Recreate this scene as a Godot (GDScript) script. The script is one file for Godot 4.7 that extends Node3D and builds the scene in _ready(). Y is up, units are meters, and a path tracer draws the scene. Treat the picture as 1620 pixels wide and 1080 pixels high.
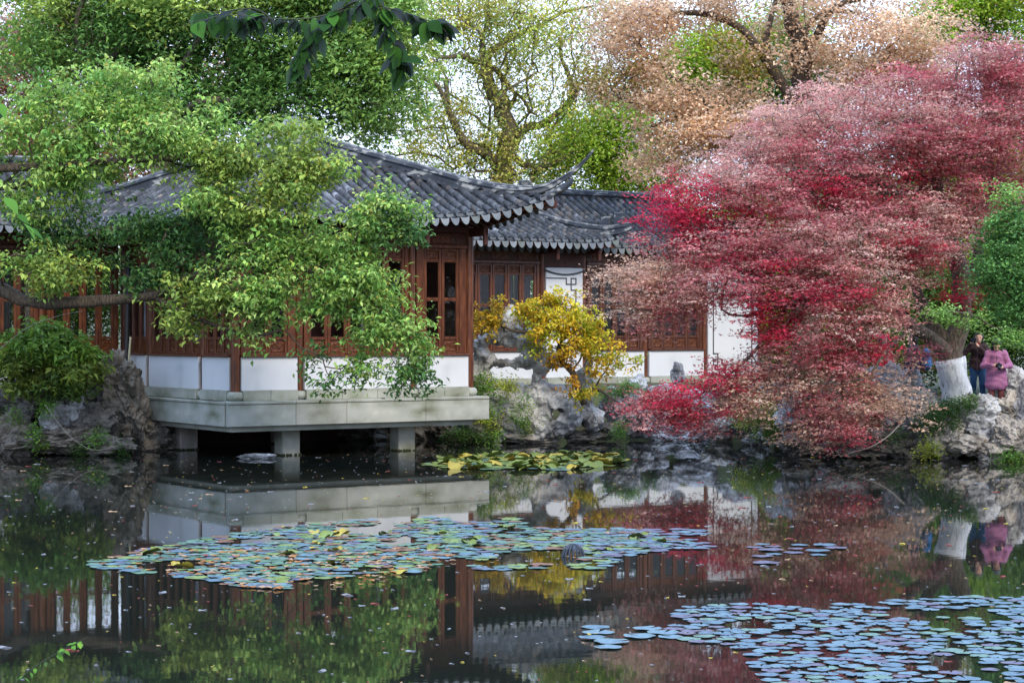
extends Node3D

# Garden pavilion over a lily pond. Units are metres, y is up, the water lies at y = 0 and the camera looks along -z.
const FOCAL := 3150.0
const EYE := 2.77
const TURN := 34.0

var rng := RandomNumberGenerator.new()
var used := {}
var mats := {}
var noise_cache := {}


# ---------------------------------------------------------------- mesh building
class MB:
	var v := PackedVector3Array()
	var c := PackedColorArray()
	var ix := PackedInt32Array()
	var col := Color.WHITE

	func vert(p: Vector3) -> int:
		v.append(p)
		c.append(col)
		return v.size() - 1

	func tri(a: int, b: int, d: int) -> void:
		ix.append(a)
		ix.append(b)
		ix.append(d)

	func quad(a: int, b: int, d: int, e: int) -> void:
		tri(a, b, d)
		tri(a, d, e)

	func outward(ids: Array, centre: Vector3) -> void:   # a convex face, turned away from the centre
		var n := (v[ids[2]] - v[ids[0]]).cross(v[ids[1]] - v[ids[0]])
		var m := Vector3.ZERO
		for i in ids:
			m += v[i]
		m = m / ids.size() - centre
		if n.dot(m) < 0.0:
			ids.reverse()
		for k in range(1, ids.size() - 1):
			tri(ids[0], ids[k], ids[k + 1])

	func box(centre: Vector3, size: Vector3, b := Basis.IDENTITY) -> void:
		var h := size * 0.5
		var n := []
		for k in 8:
			n.append(vert(centre + b * Vector3(h.x if k & 1 else -h.x, h.y if k & 2 else -h.y, h.z if k & 4 else -h.z)))
		for f in [[0, 1, 3, 2], [4, 5, 7, 6], [0, 1, 5, 4], [2, 3, 7, 6], [0, 2, 6, 4], [1, 3, 7, 5]]:
			outward([n[f[0]], n[f[1]], n[f[2]], n[f[3]]], centre)

	func cbox(centre: Vector3, size: Vector3, e := 0.012, b := Basis.IDENTITY) -> void:   # with chamfered edges
		var h := size * 0.5
		var n := []
		for k in 8:
			var s := Vector3(1.0 if k & 1 else -1.0, 1.0 if k & 2 else -1.0, 1.0 if k & 4 else -1.0)
			var three := []
			for a in 3:
				var q := h - Vector3(e, e, e)
				q[a] = h[a]
				three.append(vert(centre + b * (q * s)))
			n.append(three)
		for a in 3:
			var o1 := (a + 1) % 3
			var o2 := (a + 2) % 3
			for side in 2:
				var f := []
				for w in [[0, 0], [1, 0], [1, 1], [0, 1]]:
					f.append(n[(side << a) | (w[0] << o1) | (w[1] << o2)][a])
				outward(f, centre)
			for k1 in 2:
				for k2 in 2:
					var base := (k1 << o1) | (k2 << o2)
					var far := base | (1 << a)
					outward([n[base][o1], n[far][o1], n[far][o2], n[base][o2]], centre)
		for k in 8:
			outward([n[k][0], n[k][1], n[k][2]], centre)

	func tube(pts: PackedVector3Array, radii: PackedFloat32Array, sides := 6, cap := true, rough := 0.0, phase := 0.0) -> void:
		var count := pts.size()
		if count < 2:
			return
		var nrm := Vector3.ZERO
		var prev := -1
		for i in count:
			var t := (pts[mini(i + 1, count - 1)] - pts[maxi(i - 1, 0)]).normalized()
			if i == 0:
				nrm = t.cross(Vector3(0.31, 0.17, 0.93)).normalized()
			nrm = (nrm - t * nrm.dot(t)).normalized()
			if nrm.length_squared() < 0.5:
				nrm = t.cross(Vector3(0.8, 0.1, 0.5)).normalized()
			var bi := t.cross(nrm)
			var first := v.size()
			for j in sides:
				var a := TAU * j / sides
				var r := radii[i]
				if rough > 0.0:
					r *= 1.0 + rough * (sin(a * 2.0 + i * 0.9 + phase) * 0.6 + sin(a * 3.0 - i * 1.7 + phase * 2.0) * 0.4)
				vert(pts[i] + (nrm * cos(a) + bi * sin(a)) * r)
			if prev >= 0:
				for j in sides:
					var k := (j + 1) % sides
					quad(prev + j, first + j, first + k, prev + k)
			prev = first
		if cap:
			var e := vert(pts[count - 1])
			for j in sides:
				tri(prev + j, e, prev + (j + 1) % sides)
			var s := vert(pts[0])
			var ring := e - sides * count
			for j in sides:
				tri(ring + (j + 1) % sides, s, ring + j)

	func sweep(profile: PackedVector2Array, pts: PackedVector3Array, up: Vector3, sx: PackedFloat32Array, sy: PackedFloat32Array) -> void:
		var count := pts.size()
		var m := profile.size()
		var prev := -1
		for i in count:
			var t := (pts[mini(i + 1, count - 1)] - pts[maxi(i - 1, 0)]).normalized()
			var side := up.cross(t).normalized()
			var u := t.cross(side).normalized()
			var first := v.size()
			for j in m:
				vert(pts[i] + side * profile[j].x * sx[i] + u * profile[j].y * sy[i])
			if prev >= 0:
				for j in m:
					var k := (j + 1) % m
					quad(prev + j, first + j, first + k, prev + k)
			else:
				for j in range(1, m - 1):
					tri(first, first + j, first + j + 1)
			prev = first
		for j in range(1, m - 1):
			tri(prev, prev + j + 1, prev + j)

	func lathe(profile: PackedVector2Array, at: Vector3, sides := 16) -> void:   # profile: (radius, height), from the bottom up
		var prev := -1
		for p in profile:
			var first := v.size()
			for j in sides:
				var a := TAU * j / sides
				vert(at + Vector3(cos(a) * p.x, p.y, -sin(a) * p.x))
			if prev >= 0:
				for j in sides:
					var k := (j + 1) % sides
					quad(prev + j, first + j, first + k, prev + k)
			prev = first
		var top := vert(at + Vector3(0, profile[profile.size() - 1].y, 0))
		for j in sides:
			tri(prev + j, top, prev + (j + 1) % sides)

	func plate(outline: PackedVector2Array, thick: float, t := Transform3D()) -> void:   # a flat shape in x and y, with depth along z
		var m := outline.size()
		var a := v.size()
		for p in outline:
			vert(t * Vector3(p.x, p.y, thick * 0.5))
		for p in outline:
			vert(t * Vector3(p.x, p.y, -thick * 0.5))
		var f := Geometry2D.triangulate_polygon(outline)
		for k in range(0, f.size(), 3):
			var p0 := outline[f[k]]
			var turn := (outline[f[k + 1]] - p0).cross(outline[f[k + 2]] - p0)
			if turn < 0.0:
				tri(a + f[k], a + f[k + 1], a + f[k + 2])
				tri(a + m + f[k], a + m + f[k + 2], a + m + f[k + 1])
			else:
				tri(a + f[k], a + f[k + 2], a + f[k + 1])
				tri(a + m + f[k], a + m + f[k + 1], a + m + f[k + 2])
		for j in m:
			var k := (j + 1) % m
			quad(a + j, a + k, a + m + k, a + m + j)

	func mesh(smooth := false) -> ArrayMesh:
		var arrays := []
		arrays.resize(Mesh.ARRAY_MAX)
		arrays[Mesh.ARRAY_VERTEX] = v
		arrays[Mesh.ARRAY_COLOR] = c
		arrays[Mesh.ARRAY_INDEX] = ix
		var am := ArrayMesh.new()
		if smooth:
			var nn := PackedVector3Array()
			nn.resize(v.size())
			for k in range(0, ix.size(), 3):
				var i0 := ix[k]
				var i1 := ix[k + 1]
				var i2 := ix[k + 2]
				var n := (v[i2] - v[i0]).cross(v[i1] - v[i0])
				nn[i0] += n
				nn[i1] += n
				nn[i2] += n
			for i in nn.size():
				nn[i] = nn[i].normalized()
			arrays[Mesh.ARRAY_NORMAL] = nn
		am.add_surface_from_arrays(Mesh.PRIMITIVE_TRIANGLES, arrays)
		return am


# ---------------------------------------------------------------- naming and placing
func at(px: float, py: float, d: float) -> Vector3:   # a point at depth d, from where it stands in the surveyed photograph
	return Vector3((px - 810.0) / FOCAL * d, EYE - (py - 520.0) / FOCAL * d, -d)


func on_water(px: float, py: float) -> Vector3:
	var d := EYE * FOCAL / (py - 520.0)
	return Vector3((px - 810.0) / FOCAL * d, 0.0, -d)


func numbered(called: String, parent: Node) -> String:
	var key := str(parent.get_instance_id()) + called
	var n: int = used.get(key, 0)
	used[key] = n + 1
	return called if n == 0 else "%s_%03d" % [called, n]


func thing(called: String, label: String, category: String, where := Vector3.ZERO, turn := 0.0, group := "") -> Node3D:
	var o := Node3D.new()
	o.name = numbered(called, self)
	add_child(o, true)
	o.position = where
	o.rotation.y = turn
	tag(o, label, category, group)
	return o


func tag(o: Node, label: String, category: String, group := "") -> void:
	o.set_meta("label", label)
	o.set_meta("category", category)
	if group:
		o.set_meta("group", group)


func obj(called: String, m: Mesh, mat: Material, parent: Node = self, where := Transform3D()) -> MeshInstance3D:
	var o := MeshInstance3D.new()
	o.name = numbered(called, parent)
	o.mesh = m
	o.material_override = mat
	o.transform = where
	parent.add_child(o, true)
	return o


func struct(called: String, m: Mesh, mat: Material) -> MeshInstance3D:
	var o := obj(called, m, mat)
	o.set_meta("kind", "structure")
	return o


func many(called: String, m: Mesh, mat: Material, places: Array, tints: PackedColorArray, parent: Node = self) -> MultiMeshInstance3D:
	var mm := MultiMesh.new()
	mm.transform_format = MultiMesh.TRANSFORM_3D
	mm.use_colors = true
	mm.mesh = m
	mm.instance_count = places.size()
	for i in places.size():
		mm.set_instance_transform(i, places[i])
		mm.set_instance_color(i, tints[i])
	var o := MultiMeshInstance3D.new()
	o.name = numbered(called, parent)
	o.multimesh = mm
	o.material_override = mat
	o.set_meta("kind", "stuff")
	parent.add_child(o, true)
	return o


# ---------------------------------------------------------------- materials
func noise_map(key: String, freq: float, stops: Array, kind := 0, octaves := 5, size := 256, warp := 0.0) -> NoiseTexture2D:
	if noise_cache.has(key):
		return noise_cache[key]
	var n := FastNoiseLite.new()
	n.seed = hash(key) % 10000
	n.noise_type = [FastNoiseLite.TYPE_SIMPLEX_SMOOTH, FastNoiseLite.TYPE_CELLULAR, FastNoiseLite.TYPE_PERLIN][kind]
	n.frequency = freq
	n.fractal_type = FastNoiseLite.FRACTAL_FBM
	n.fractal_octaves = octaves
	if warp > 0.0:
		n.domain_warp_enabled = true
		n.domain_warp_amplitude = warp
		n.domain_warp_frequency = freq
	var t := NoiseTexture2D.new()
	t.width = size
	t.height = size
	t.seamless = true
	t.noise = n
	if stops:
		var g := Gradient.new()
		var off := PackedFloat32Array()
		var cols := PackedColorArray()
		for s in stops:
			off.append(s[0])
			var k: Color = s[1]
			cols.append(k.linear_to_srgb())
		g.offsets = off
		g.colors = cols
		t.color_ramp = g
	noise_cache[key] = t
	return t


func mat(key: String, albedo: Color, rough := 0.8, opt := {}) -> StandardMaterial3D:   # albedo in linear light
	if mats.has(key):
		return mats[key]
	var m := StandardMaterial3D.new()
	m.resource_name = key
	m.albedo_color = albedo.linear_to_srgb()
	m.roughness = rough
	m.metallic_specular = opt.get("spec", 0.4)
	if opt.has("map"):
		m.albedo_texture = opt.map
		m.uv1_triplanar = true
		m.uv1_world_triplanar = opt.get("world", true)
		m.uv1_scale = opt.get("scale", Vector3.ONE)
	if opt.has("bump"):
		m.heightmap_enabled = true
		m.heightmap_texture = opt.bump
		m.heightmap_scale = opt.get("bump_cm", 1.0)
		m.uv1_triplanar = true
		m.uv1_world_triplanar = opt.get("world", true)
		m.uv1_scale = opt.get("scale", Vector3.ONE)
	if opt.get("tint", false):
		m.vertex_color_use_as_albedo = true
	if opt.has("back"):
		m.backlight_enabled = true
		m.backlight = opt.back
	if opt.has("pane"):
		m.transparency = BaseMaterial3D.TRANSPARENCY_ALPHA
		m.albedo_color.a = opt.pane
	mats[key] = m
	return m


func grey(k: float) -> Color:
	return Color(k, k, k)


func make_materials() -> void:
	var white := grey(1.0)
	mat("stone", white, 0.85, {"map": noise_map("stone_map", 0.011, [[0.0, Color(0.12, 0.11, 0.075)], [0.25, Color(0.21, 0.225, 0.165)], [0.45, Color(0.295, 0.302, 0.258)], [0.6, Color(0.332, 0.338, 0.292)], [0.8, Color(0.385, 0.387, 0.337)], [1.0, Color(0.5, 0.49, 0.41)]], 0, 6), "scale": Vector3(0.45, 0.45, 0.45), "bump": noise_map("stone_bump", 0.05, [], 0, 4), "bump_cm": 0.4, "tint": true})
	mat("plaster", white, 0.9, {"map": noise_map("plaster_map", 0.006, [[0.0, Color(0.42, 0.44, 0.45)], [0.3, Color(0.55, 0.56, 0.575)], [1.0, Color(0.62, 0.625, 0.635)]], 0, 5), "scale": Vector3(0.5, 0.22, 0.5), "tint": true})
	mat("wood", white, 0.42, {"map": noise_map("wood_map", 0.02, [[0.0, Color(0.032, 0.01, 0.004)], [0.4, Color(0.085, 0.024, 0.009)], [0.65, Color(0.13, 0.04, 0.014)], [1.0, Color(0.2, 0.072, 0.025)]], 0, 5), "scale": Vector3(2.6, 0.35, 2.6), "tint": true, "spec": 0.45})
	mat("wood_dark", white, 0.6, {"map": noise_map("wood_dark_map", 0.02, [[0.0, Color(0.028, 0.009, 0.007)], [0.5, Color(0.06, 0.018, 0.012)], [1.0, Color(0.1, 0.03, 0.018)]], 0, 5), "scale": Vector3(1.5, 0.5, 1.5), "tint": true})
	mat("carved", white, 0.45, {"map": noise_map("carved_map", 0.03, [[0.0, Color(0.032, 0.01, 0.004)], [0.5, Color(0.11, 0.034, 0.012)], [1.0, Color(0.19, 0.066, 0.024)]], 0, 3, 256, 20.0), "scale": Vector3(1.6, 1.6, 1.6), "bump": noise_map("carved_bump", 0.03, [], 1, 2, 256, 30.0), "bump_cm": 2.2, "tint": true})
	mat("tile", white, 0.7, {"map": noise_map("tile_map", 0.02, [[0.0, Color(0.5, 0.5, 0.52)], [0.5, Color(0.95, 0.96, 1.0)], [1.0, Color(1.5, 1.5, 1.45)]], 0, 5), "scale": Vector3(1.3, 1.3, 1.3), "tint": true, "spec": 0.4})
	mat("ridge", white, 0.75, {"map": noise_map("ridge_map", 0.012, [[0.0, Color(0.018, 0.022, 0.028)], [0.56, Color(0.036, 0.043, 0.056)], [0.68, Color(0.06, 0.067, 0.08)], [0.74, Color(0.28, 0.28, 0.265)], [1.0, Color(0.42, 0.41, 0.38)]], 0, 6), "scale": Vector3(0.55, 1.1, 0.55), "tint": true})
	mat("ridge_cap", white, 0.8, {"map": noise_map("cap_map", 0.02, [[0.0, Color(0.035, 0.04, 0.05)], [0.5, Color(0.085, 0.092, 0.1)], [0.66, Color(0.22, 0.22, 0.215)], [1.0, Color(0.38, 0.38, 0.36)]], 0, 6), "scale": Vector3(0.9, 0.9, 0.9), "tint": true})
	mat("pane", grey(0.01), 0.02, {"pane": 0.04, "spec": 0.3})
	mat("fret", Color(0.06, 0.065, 0.075), 0.7)
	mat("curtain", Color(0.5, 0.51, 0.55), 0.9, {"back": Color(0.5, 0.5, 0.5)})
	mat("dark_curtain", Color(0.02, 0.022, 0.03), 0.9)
	mat("ground", white, 0.95, {"map": noise_map("ground_map", 0.02, [[0.0, Color(0.03, 0.03, 0.015)], [0.5, Color(0.07, 0.065, 0.035)], [0.75, Color(0.06, 0.09, 0.03)], [1.0, Color(0.12, 0.1, 0.06)]], 0, 5), "scale": Vector3(0.3, 0.3, 0.3)})
	mat("rock", white, 0.88, {"map": noise_map("rock_map", 0.009, [[0.0, Color(0.07, 0.065, 0.06)], [0.28, Color(0.16, 0.155, 0.145)], [0.42, Color(0.32, 0.31, 0.3)], [0.55, Color(0.42, 0.415, 0.41)], [0.75, Color(0.56, 0.555, 0.54)], [1.0, Color(0.68, 0.67, 0.64)]], 0, 7, 512, 25.0), "scale": Vector3(0.45, 0.45, 0.45), "bump": noise_map("rock_bump", 0.014, [], 0, 7, 512, 30.0), "bump_cm": 11.0, "tint": true})
	mat("bark", white, 0.9, {"map": noise_map("bark_map", 0.03, [[0.0, Color(0.03, 0.024, 0.018)], [0.5, Color(0.11, 0.088, 0.065)], [1.0, Color(0.24, 0.2, 0.15)]], 0, 5), "scale": Vector3(2.0, 0.7, 2.0), "bump": noise_map("bark_bump", 0.04, [], 0, 5), "bump_cm": 2.0, "tint": true})
	mat("leaf", white, 0.5, {"tint": true, "back": Color(0.8, 0.8, 0.8), "spec": 0.35})
	mat("dry_leaf", white, 0.8, {"tint": true, "back": Color(0.95, 0.95, 0.95), "spec": 0.2})
	mat("pad", white, 0.46, {"tint": true, "spec": 0.25, "map": noise_map("pad_map", 0.02, [[0.0, Color(0.6, 0.6, 0.6)], [0.5, Color(1, 1, 1)], [1.0, Color(1.2, 1.2, 1.2)]], 0, 4), "scale": Vector3(3, 3, 3)})
	mat("painted_trunk", white, 0.85, {"map": noise_map("limewash", 0.02, [[0.0, Color(0.2, 0.2, 0.2)], [0.3, Color(0.38, 0.4, 0.42)], [0.5, Color(0.56, 0.58, 0.6)], [1.0, Color(0.68, 0.69, 0.7)]], 0, 5), "scale": Vector3(1.2, 0.5, 1.2), "bump": noise_map("bark_bump", 0.04, [], 0, 5), "bump_cm": 2.0})
	var w := mat("water", Color(0.010, 0.012, 0.009), 0.025, {"spec": 0.5, "bump": noise_map("ripple", 0.012, [], 0, 3, 512), "bump_cm": 0.02, "scale": Vector3(0.35, 0.35, 0.35)})
	w.metallic = 0.0


func _ready() -> void:
	rng.seed = 77
	var cam := Camera3D.new()
	cam.name = "camera"
	cam.position = Vector3(0, EYE, 0)
	cam.rotation_degrees = Vector3(-0.364, 0, 0)
	cam.fov = 19.455
	cam.near = 0.1
	cam.far = 1500.0
	add_child(cam)
	var env := Environment.new()
	env.background_mode = Environment.BG_SKY
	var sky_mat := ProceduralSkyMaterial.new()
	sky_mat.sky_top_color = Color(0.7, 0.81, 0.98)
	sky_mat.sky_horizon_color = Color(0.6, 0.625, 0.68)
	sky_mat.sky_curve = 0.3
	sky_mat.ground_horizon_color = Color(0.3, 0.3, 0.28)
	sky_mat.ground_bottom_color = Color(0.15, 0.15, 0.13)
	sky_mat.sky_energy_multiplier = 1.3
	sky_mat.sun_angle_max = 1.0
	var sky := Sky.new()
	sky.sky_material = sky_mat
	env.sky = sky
	env.tonemap_mode = Environment.TONE_MAPPER_LINEAR
	env.tonemap_exposure = 2.35
	env.sdfgi_enabled = true
	env.ssao_enabled = true
	env.ssil_enabled = true
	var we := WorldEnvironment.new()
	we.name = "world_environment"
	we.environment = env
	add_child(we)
	var sun := DirectionalLight3D.new()
	sun.name = "sun"
	sun.light_energy = 0.5
	sun.light_color = Color(1.0, 0.96, 0.9)
	sun.light_angular_distance = 22.0
	sun.shadow_enabled = true
	sun.rotation_degrees = Vector3(-42, 24, 0)
	add_child(sun)

	make_materials()
	build_setting()
	build_pavilion()
	build_wing()
	build_hall()
	build_rocks()
	build_trees()
	build_plants()
	build_pond_life()
	build_people()
	build_small_things()


# ---------------------------------------------------------------- the setting
var shore := [Vector2(-80, 9), Vector2(-16, 12), Vector2(-14.4, 30), Vector2(-13.2, 39.5), Vector2(-11.4, 44.5), Vector2(-8.8, 45.2), Vector2(-7.6, 47.6), Vector2(-4, 50), Vector2(0, 50.4), Vector2(2.4, 50.4), Vector2(4.9, 49.8), Vector2(6.2, 46.6), Vector2(7.2, 43.9), Vector2(9, 42.6), Vector2(10.9, 42.3), Vector2(11.9, 38), Vector2(13.6, 30), Vector2(16, 12), Vector2(80, 9)]


func shore_depth(x: float) -> float:
	for i in range(1, shore.size()):
		if x <= shore[i].x:
			return lerpf(shore[i - 1].y, shore[i].y, clampf((x - shore[i - 1].x) / (shore[i].x - shore[i - 1].x), 0.0, 1.0))
	return 9.0


func ground_height(x: float, d: float) -> float:
	var far := smoothstep(-0.2, 0.9, d - shore_depth(x)) * lerpf(1.28, 0.95, smoothstep(8.4, 9.4, x))
	var near := smoothstep(6.5, 4.0, d) * 1.2
	var side := smoothstep(38.0, 48.0, absf(x)) * 1.3
	var y := -0.9 + maxf(maxf(far, near), side) * (2.2 / 1.3)
	if d > 62.0:
		y += (d - 62.0) * 0.02
	return y


func build_setting() -> void:
	var xs := PackedFloat32Array()
	var ds := PackedFloat32Array()
	for k in [-700.0, -300.0, -150.0, -90.0, -60.0, -50.0, -42.0, -36.0, -30.0, -25.0, -20.0]:
		xs.append(k)
	for i in 80:
		xs.append(-16.0 + i * 0.4)
	for k in [16.0, 20.0, 25.0, 30.0, 36.0, 42.0, 50.0, 60.0, 90.0, 150.0, 300.0, 700.0]:
		xs.append(k)
	for k in [-300.0, -60.0, -20.0, -5.0, 2.0, 3.5, 4.5, 5.5, 6.5, 8.0, 14.0, 20.0, 25.0, 30.0, 33.0, 36.0, 38.0]:
		ds.append(k)
	for i in 40:
		ds.append(40.0 + i * 0.4)
	for k in [56.0, 60.0, 66.0, 75.0, 90.0, 120.0, 200.0, 400.0, 900.0]:
		ds.append(k)
	var lumps := FastNoiseLite.new()
	lumps.seed = 5
	lumps.frequency = 0.35
	var b := MB.new()
	for d in ds:
		for x in xs:
			b.vert(Vector3(x, ground_height(x, d) + lumps.get_noise_2d(x, d) * 0.06, -d))
	var w := xs.size()
	for j in ds.size() - 1:
		for i in w - 1:
			b.quad(j * w + i, (j + 1) * w + i, (j + 1) * w + i + 1, j * w + i + 1)
	struct("ground", b.mesh(true), mats["ground"])
	var p := MB.new()
	for q in [Vector2(-50, -4.6), Vector2(-50, -54), Vector2(50, -54), Vector2(50, -4.6)]:
		p.vert(Vector3(q.x, 0, q.y))
	p.quad(0, 1, 2, 3)
	struct("water", p.mesh(), mats["water"])


# ---------------------------------------------------------------- buildings
const FLOOR := 1.446
const SILL := 2.2
const HEAD := 4.6
var leaf_meshes := {}
var tile_meshes := {}


func tinted_box(parent: Node, called: String, material: String, centre: Vector3, size: Vector3, tint := Color.WHITE, e := 0.012, b := Basis.IDENTITY) -> MeshInstance3D:
	var m := MB.new()
	m.col = tint
	m.cbox(centre, size, e, b)
	return obj(called, m.mesh(), mats[material], parent)


func carved_panel(w: float, h: float) -> ArrayMesh:   # a sunk board with a raised field, scroll work and a moulded edge
	var key := "panel%.3f_%.3f" % [w, h]
	if leaf_meshes.has(key):
		return leaf_meshes[key]
	var m := MB.new()
	m.cbox(Vector3(0, 0, -0.012), Vector3(w, h, 0.012), 0.003)
	for s in [-1.0, 1.0]:
		m.cbox(Vector3(0, s * (h * 0.5 - 0.02), 0.0), Vector3(w - 0.03, 0.014, 0.014), 0.004)
		m.cbox(Vector3(s * (w * 0.5 - 0.02), 0, 0.0), Vector3(0.014, h - 0.055, 0.013), 0.004)
	var reach := minf(w, h) * 0.5 - 0.05
	for s in [-1.0, 1.0]:
		var pts := PackedVector3Array()
		var rad := PackedFloat32Array()
		for i in 15:
			var a := i * 0.55
			var r := reach * (1.0 - i / 19.0)
			pts.append(Vector3(s * (w * 0.22) + cos(a) * r * s * 0.9, sin(a) * r, -0.002))
			rad.append(0.009)
		m.tube(pts, rad, 4)
	leaf_meshes[key] = m.mesh()
	return leaf_meshes[key]


func window_leaf(parent: Node, x: float, z: float, w: float, turn: float, y0 := SILL, y1 := HEAD, tone := 1.0) -> void:
	# one casement: stiles and rails, two panes and two carved panels; x, z is the middle of its foot
	var h := y1 - y0
	var key := "leaf%.3f_%.3f_%.2f" % [w, h, tone]
	var low := 0.115 * h
	var top := 0.085 * h
	var st := 0.062
	var rows := [0.045, 0.045 + low, 0.045 + low + 0.055]
	var pane_h: float = (h - rows[2] - 0.05 - top - 0.05 - 0.04) / 2.0
	if not leaf_meshes.has(key):
		var f := MB.new()
		f.col = Color(tone, tone, tone)
		for s in [-1.0, 1.0]:
			f.cbox(Vector3(s * (w - st) * 0.5, h * 0.5, 0), Vector3(st, h - 0.01, 0.055), 0.008)
		for y in [0.0225, rows[1] + 0.0275, rows[2] + pane_h + 0.025, rows[2] + 2.0 * pane_h + 0.075, h - 0.025]:
			f.cbox(Vector3(0, y, -0.002), Vector3(w - st * 2.0 + 0.004, 0.05, 0.046), 0.007)
		for k in 2:   # the bead round each pane
			var cy: float = rows[2] + pane_h * (0.5 + k) + 0.05 * k
			for s in [-1.0, 1.0]:
				f.box(Vector3(s * (w * 0.5 - st - 0.008), cy, 0.004), Vector3(0.016, pane_h - 0.004, 0.03))
				f.box(Vector3(0, cy + s * (pane_h * 0.5 - 0.01), 0.003), Vector3(w - st * 2.0 - 0.034, 0.014, 0.028))
		leaf_meshes[key] = f.mesh()
	var t := Transform3D(Basis(Vector3.UP, turn), Vector3(x, y0, z))
	var o := obj("window", leaf_meshes[key], mats["wood"], parent, t)
	var gk := "glass%.3f_%.3f" % [w, pane_h]
	if not leaf_meshes.has(gk):
		var g := MB.new()
		g.box(Vector3.ZERO, Vector3(w - st * 2.0 - 0.01, pane_h - 0.004, 0.005))
		leaf_meshes[gk] = g.mesh()
	for k in 2:
		obj("pane", leaf_meshes[gk], mats["pane"], o, Transform3D(Basis.IDENTITY, Vector3(0, rows[2] + pane_h * (0.5 + k) + 0.05 * k, -0.004)))
	obj("panel", carved_panel(w - st * 2.0 - 0.006, low - 0.008), mats["carved"], o, Transform3D(Basis.IDENTITY, Vector3(0, 0.046 + low * 0.5, 0.002)))
	obj("panel", carved_panel(w - st * 2.0 - 0.006, top - 0.004), mats["carved"], o, Transform3D(Basis.IDENTITY, Vector3(0, h - 0.05 - top * 0.5, 0.002)))


func bay(parent: Node, a: Vector2, b: Vector2, leaves: int, opt := {}) -> void:
	# the wall between two columns at plan points a and b: base stones, white dado, sill, casements, carved frieze; outside is to the left of a -> b seen from above
	var run := b - a
	var len := run.length()
	var ang := atan2(-run.y, run.x)
	var bs := Basis(Vector3.UP, ang)
	var mid := (a + b) * 0.5
	var half: float = opt.get("column", 0.1)
	var tone: float = opt.get("tone", 1.0)
	var head: float = opt.get("head", HEAD)
	var clear := len - half * 2.0
	var where := func(x: float, y: float, z: float) -> Vector3: return Vector3(mid.x, y, mid.y) + bs * Vector3(x, 0, z)
	if opt.get("dado", true):
		var n := maxi(1, roundi(clear / 0.85))
		for i in n:
			var w := clear / n
			var k := 0.86 + rng.randf() * 0.24
			tinted_box(parent, "base_stone", "stone", where.call(-clear * 0.5 + w * (i + 0.5), 1.335, 0.02), Vector3(w - 0.006, 0.219, 0.3), Color(k, k * (0.98 + rng.randf() * 0.04), k * 0.98), 0.008, bs)
		tinted_box(parent, "white_dado", "plaster", where.call(0, (FLOOR + SILL) * 0.5 - 0.02, 0.0), Vector3(clear + 0.02, SILL - FLOOR - 0.04, 0.22), Color.WHITE, 0.006, bs)
	var wt := Color(tone, tone, tone)
	tinted_box(parent, "sill", "wood", where.call(0, SILL - 0.018, 0.03), Vector3(clear + 0.04, 0.044, 0.27), wt * 0.9, 0.01, bs)
	var margin: float = opt.get("margin", 0.06)
	for s in [-1.0, 1.0]:
		tinted_box(parent, "jamb", "wood", where.call(s * (clear * 0.5 - margin * 0.5), (SILL + head) * 0.5 + 0.005, 0.0), Vector3(margin - 0.004, head - SILL - 0.004, 0.1), wt, 0.01, bs)
	var w := (clear - margin * 2.0) / leaves
	for i in leaves:
		var p: Vector3 = where.call(-clear * 0.5 + margin + w * (i + 0.5), 0, 0.01)
		window_leaf(parent, p.x, p.z, w - 0.008, ang, SILL + 0.006, head - 0.004, tone)
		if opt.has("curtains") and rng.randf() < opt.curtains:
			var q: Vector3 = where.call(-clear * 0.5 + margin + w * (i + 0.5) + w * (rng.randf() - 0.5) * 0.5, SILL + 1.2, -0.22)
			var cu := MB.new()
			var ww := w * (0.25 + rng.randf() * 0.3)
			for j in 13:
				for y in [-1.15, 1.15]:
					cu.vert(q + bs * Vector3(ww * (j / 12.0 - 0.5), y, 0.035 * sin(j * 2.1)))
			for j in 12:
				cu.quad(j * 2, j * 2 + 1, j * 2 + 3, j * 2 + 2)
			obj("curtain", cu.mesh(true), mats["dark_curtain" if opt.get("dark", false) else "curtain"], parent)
	# head rail, carved frieze and the beam over it
	tinted_box(parent, "head_rail", "wood", where.call(0, head + 0.045, 0.01), Vector3(clear + 0.02, 0.09, 0.13), wt * 0.85, 0.012, bs)
	var frieze := tinted_box(parent, "frieze", "carved", where.call(0, head + 0.225, -0.01), Vector3(clear + 0.02, 0.266, 0.07), Color(0.55, 0.5, 0.5), 0.01, bs)
	if frieze and clear > 1.0:
		var pm := carved_panel(0.56, 0.2)
		var np := int(clear / 0.7)
		for i in np:
			obj("frieze_panel", pm, mats["carved"], parent, Transform3D(bs, where.call(clear * ((i + 0.5) / np - 0.5), head + 0.225, 0.035)))
	tinted_box(parent, "beam", "wood_dark", where.call(0, head + 0.44, 0.0), Vector3(clear + 0.02, 0.16, 0.18), Color.WHITE, 0.02, bs)


func column(parent: Node, x: float, z: float, r := 0.1, y1 := 5.1, base := true, tone := 1.0) -> void:
	var m := MB.new()
	m.col = Color(tone, tone, tone)
	m.lathe(PackedVector2Array([Vector2(r * 0.99, 0), Vector2(r, 0.6), Vector2(r * 0.97, y1 - 1.42)]), Vector3(x, 1.42, z), 14)
	var o := obj("column", m.mesh(true), mats["wood"], parent)
	if base:
		var s := MB.new()
		s.lathe(PackedVector2Array([Vector2(r * 1.05, 0), Vector2(r * 1.7, 0.05), Vector2(r * 1.86, 0.1), Vector2(r * 1.75, 0.16), Vector2(r * 1.3, 0.2), Vector2(0.02, 0.2)]), Vector3(x, 1.222, z), 16)
		obj("column_base", s.mesh(true), mats["stone"], o)


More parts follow.
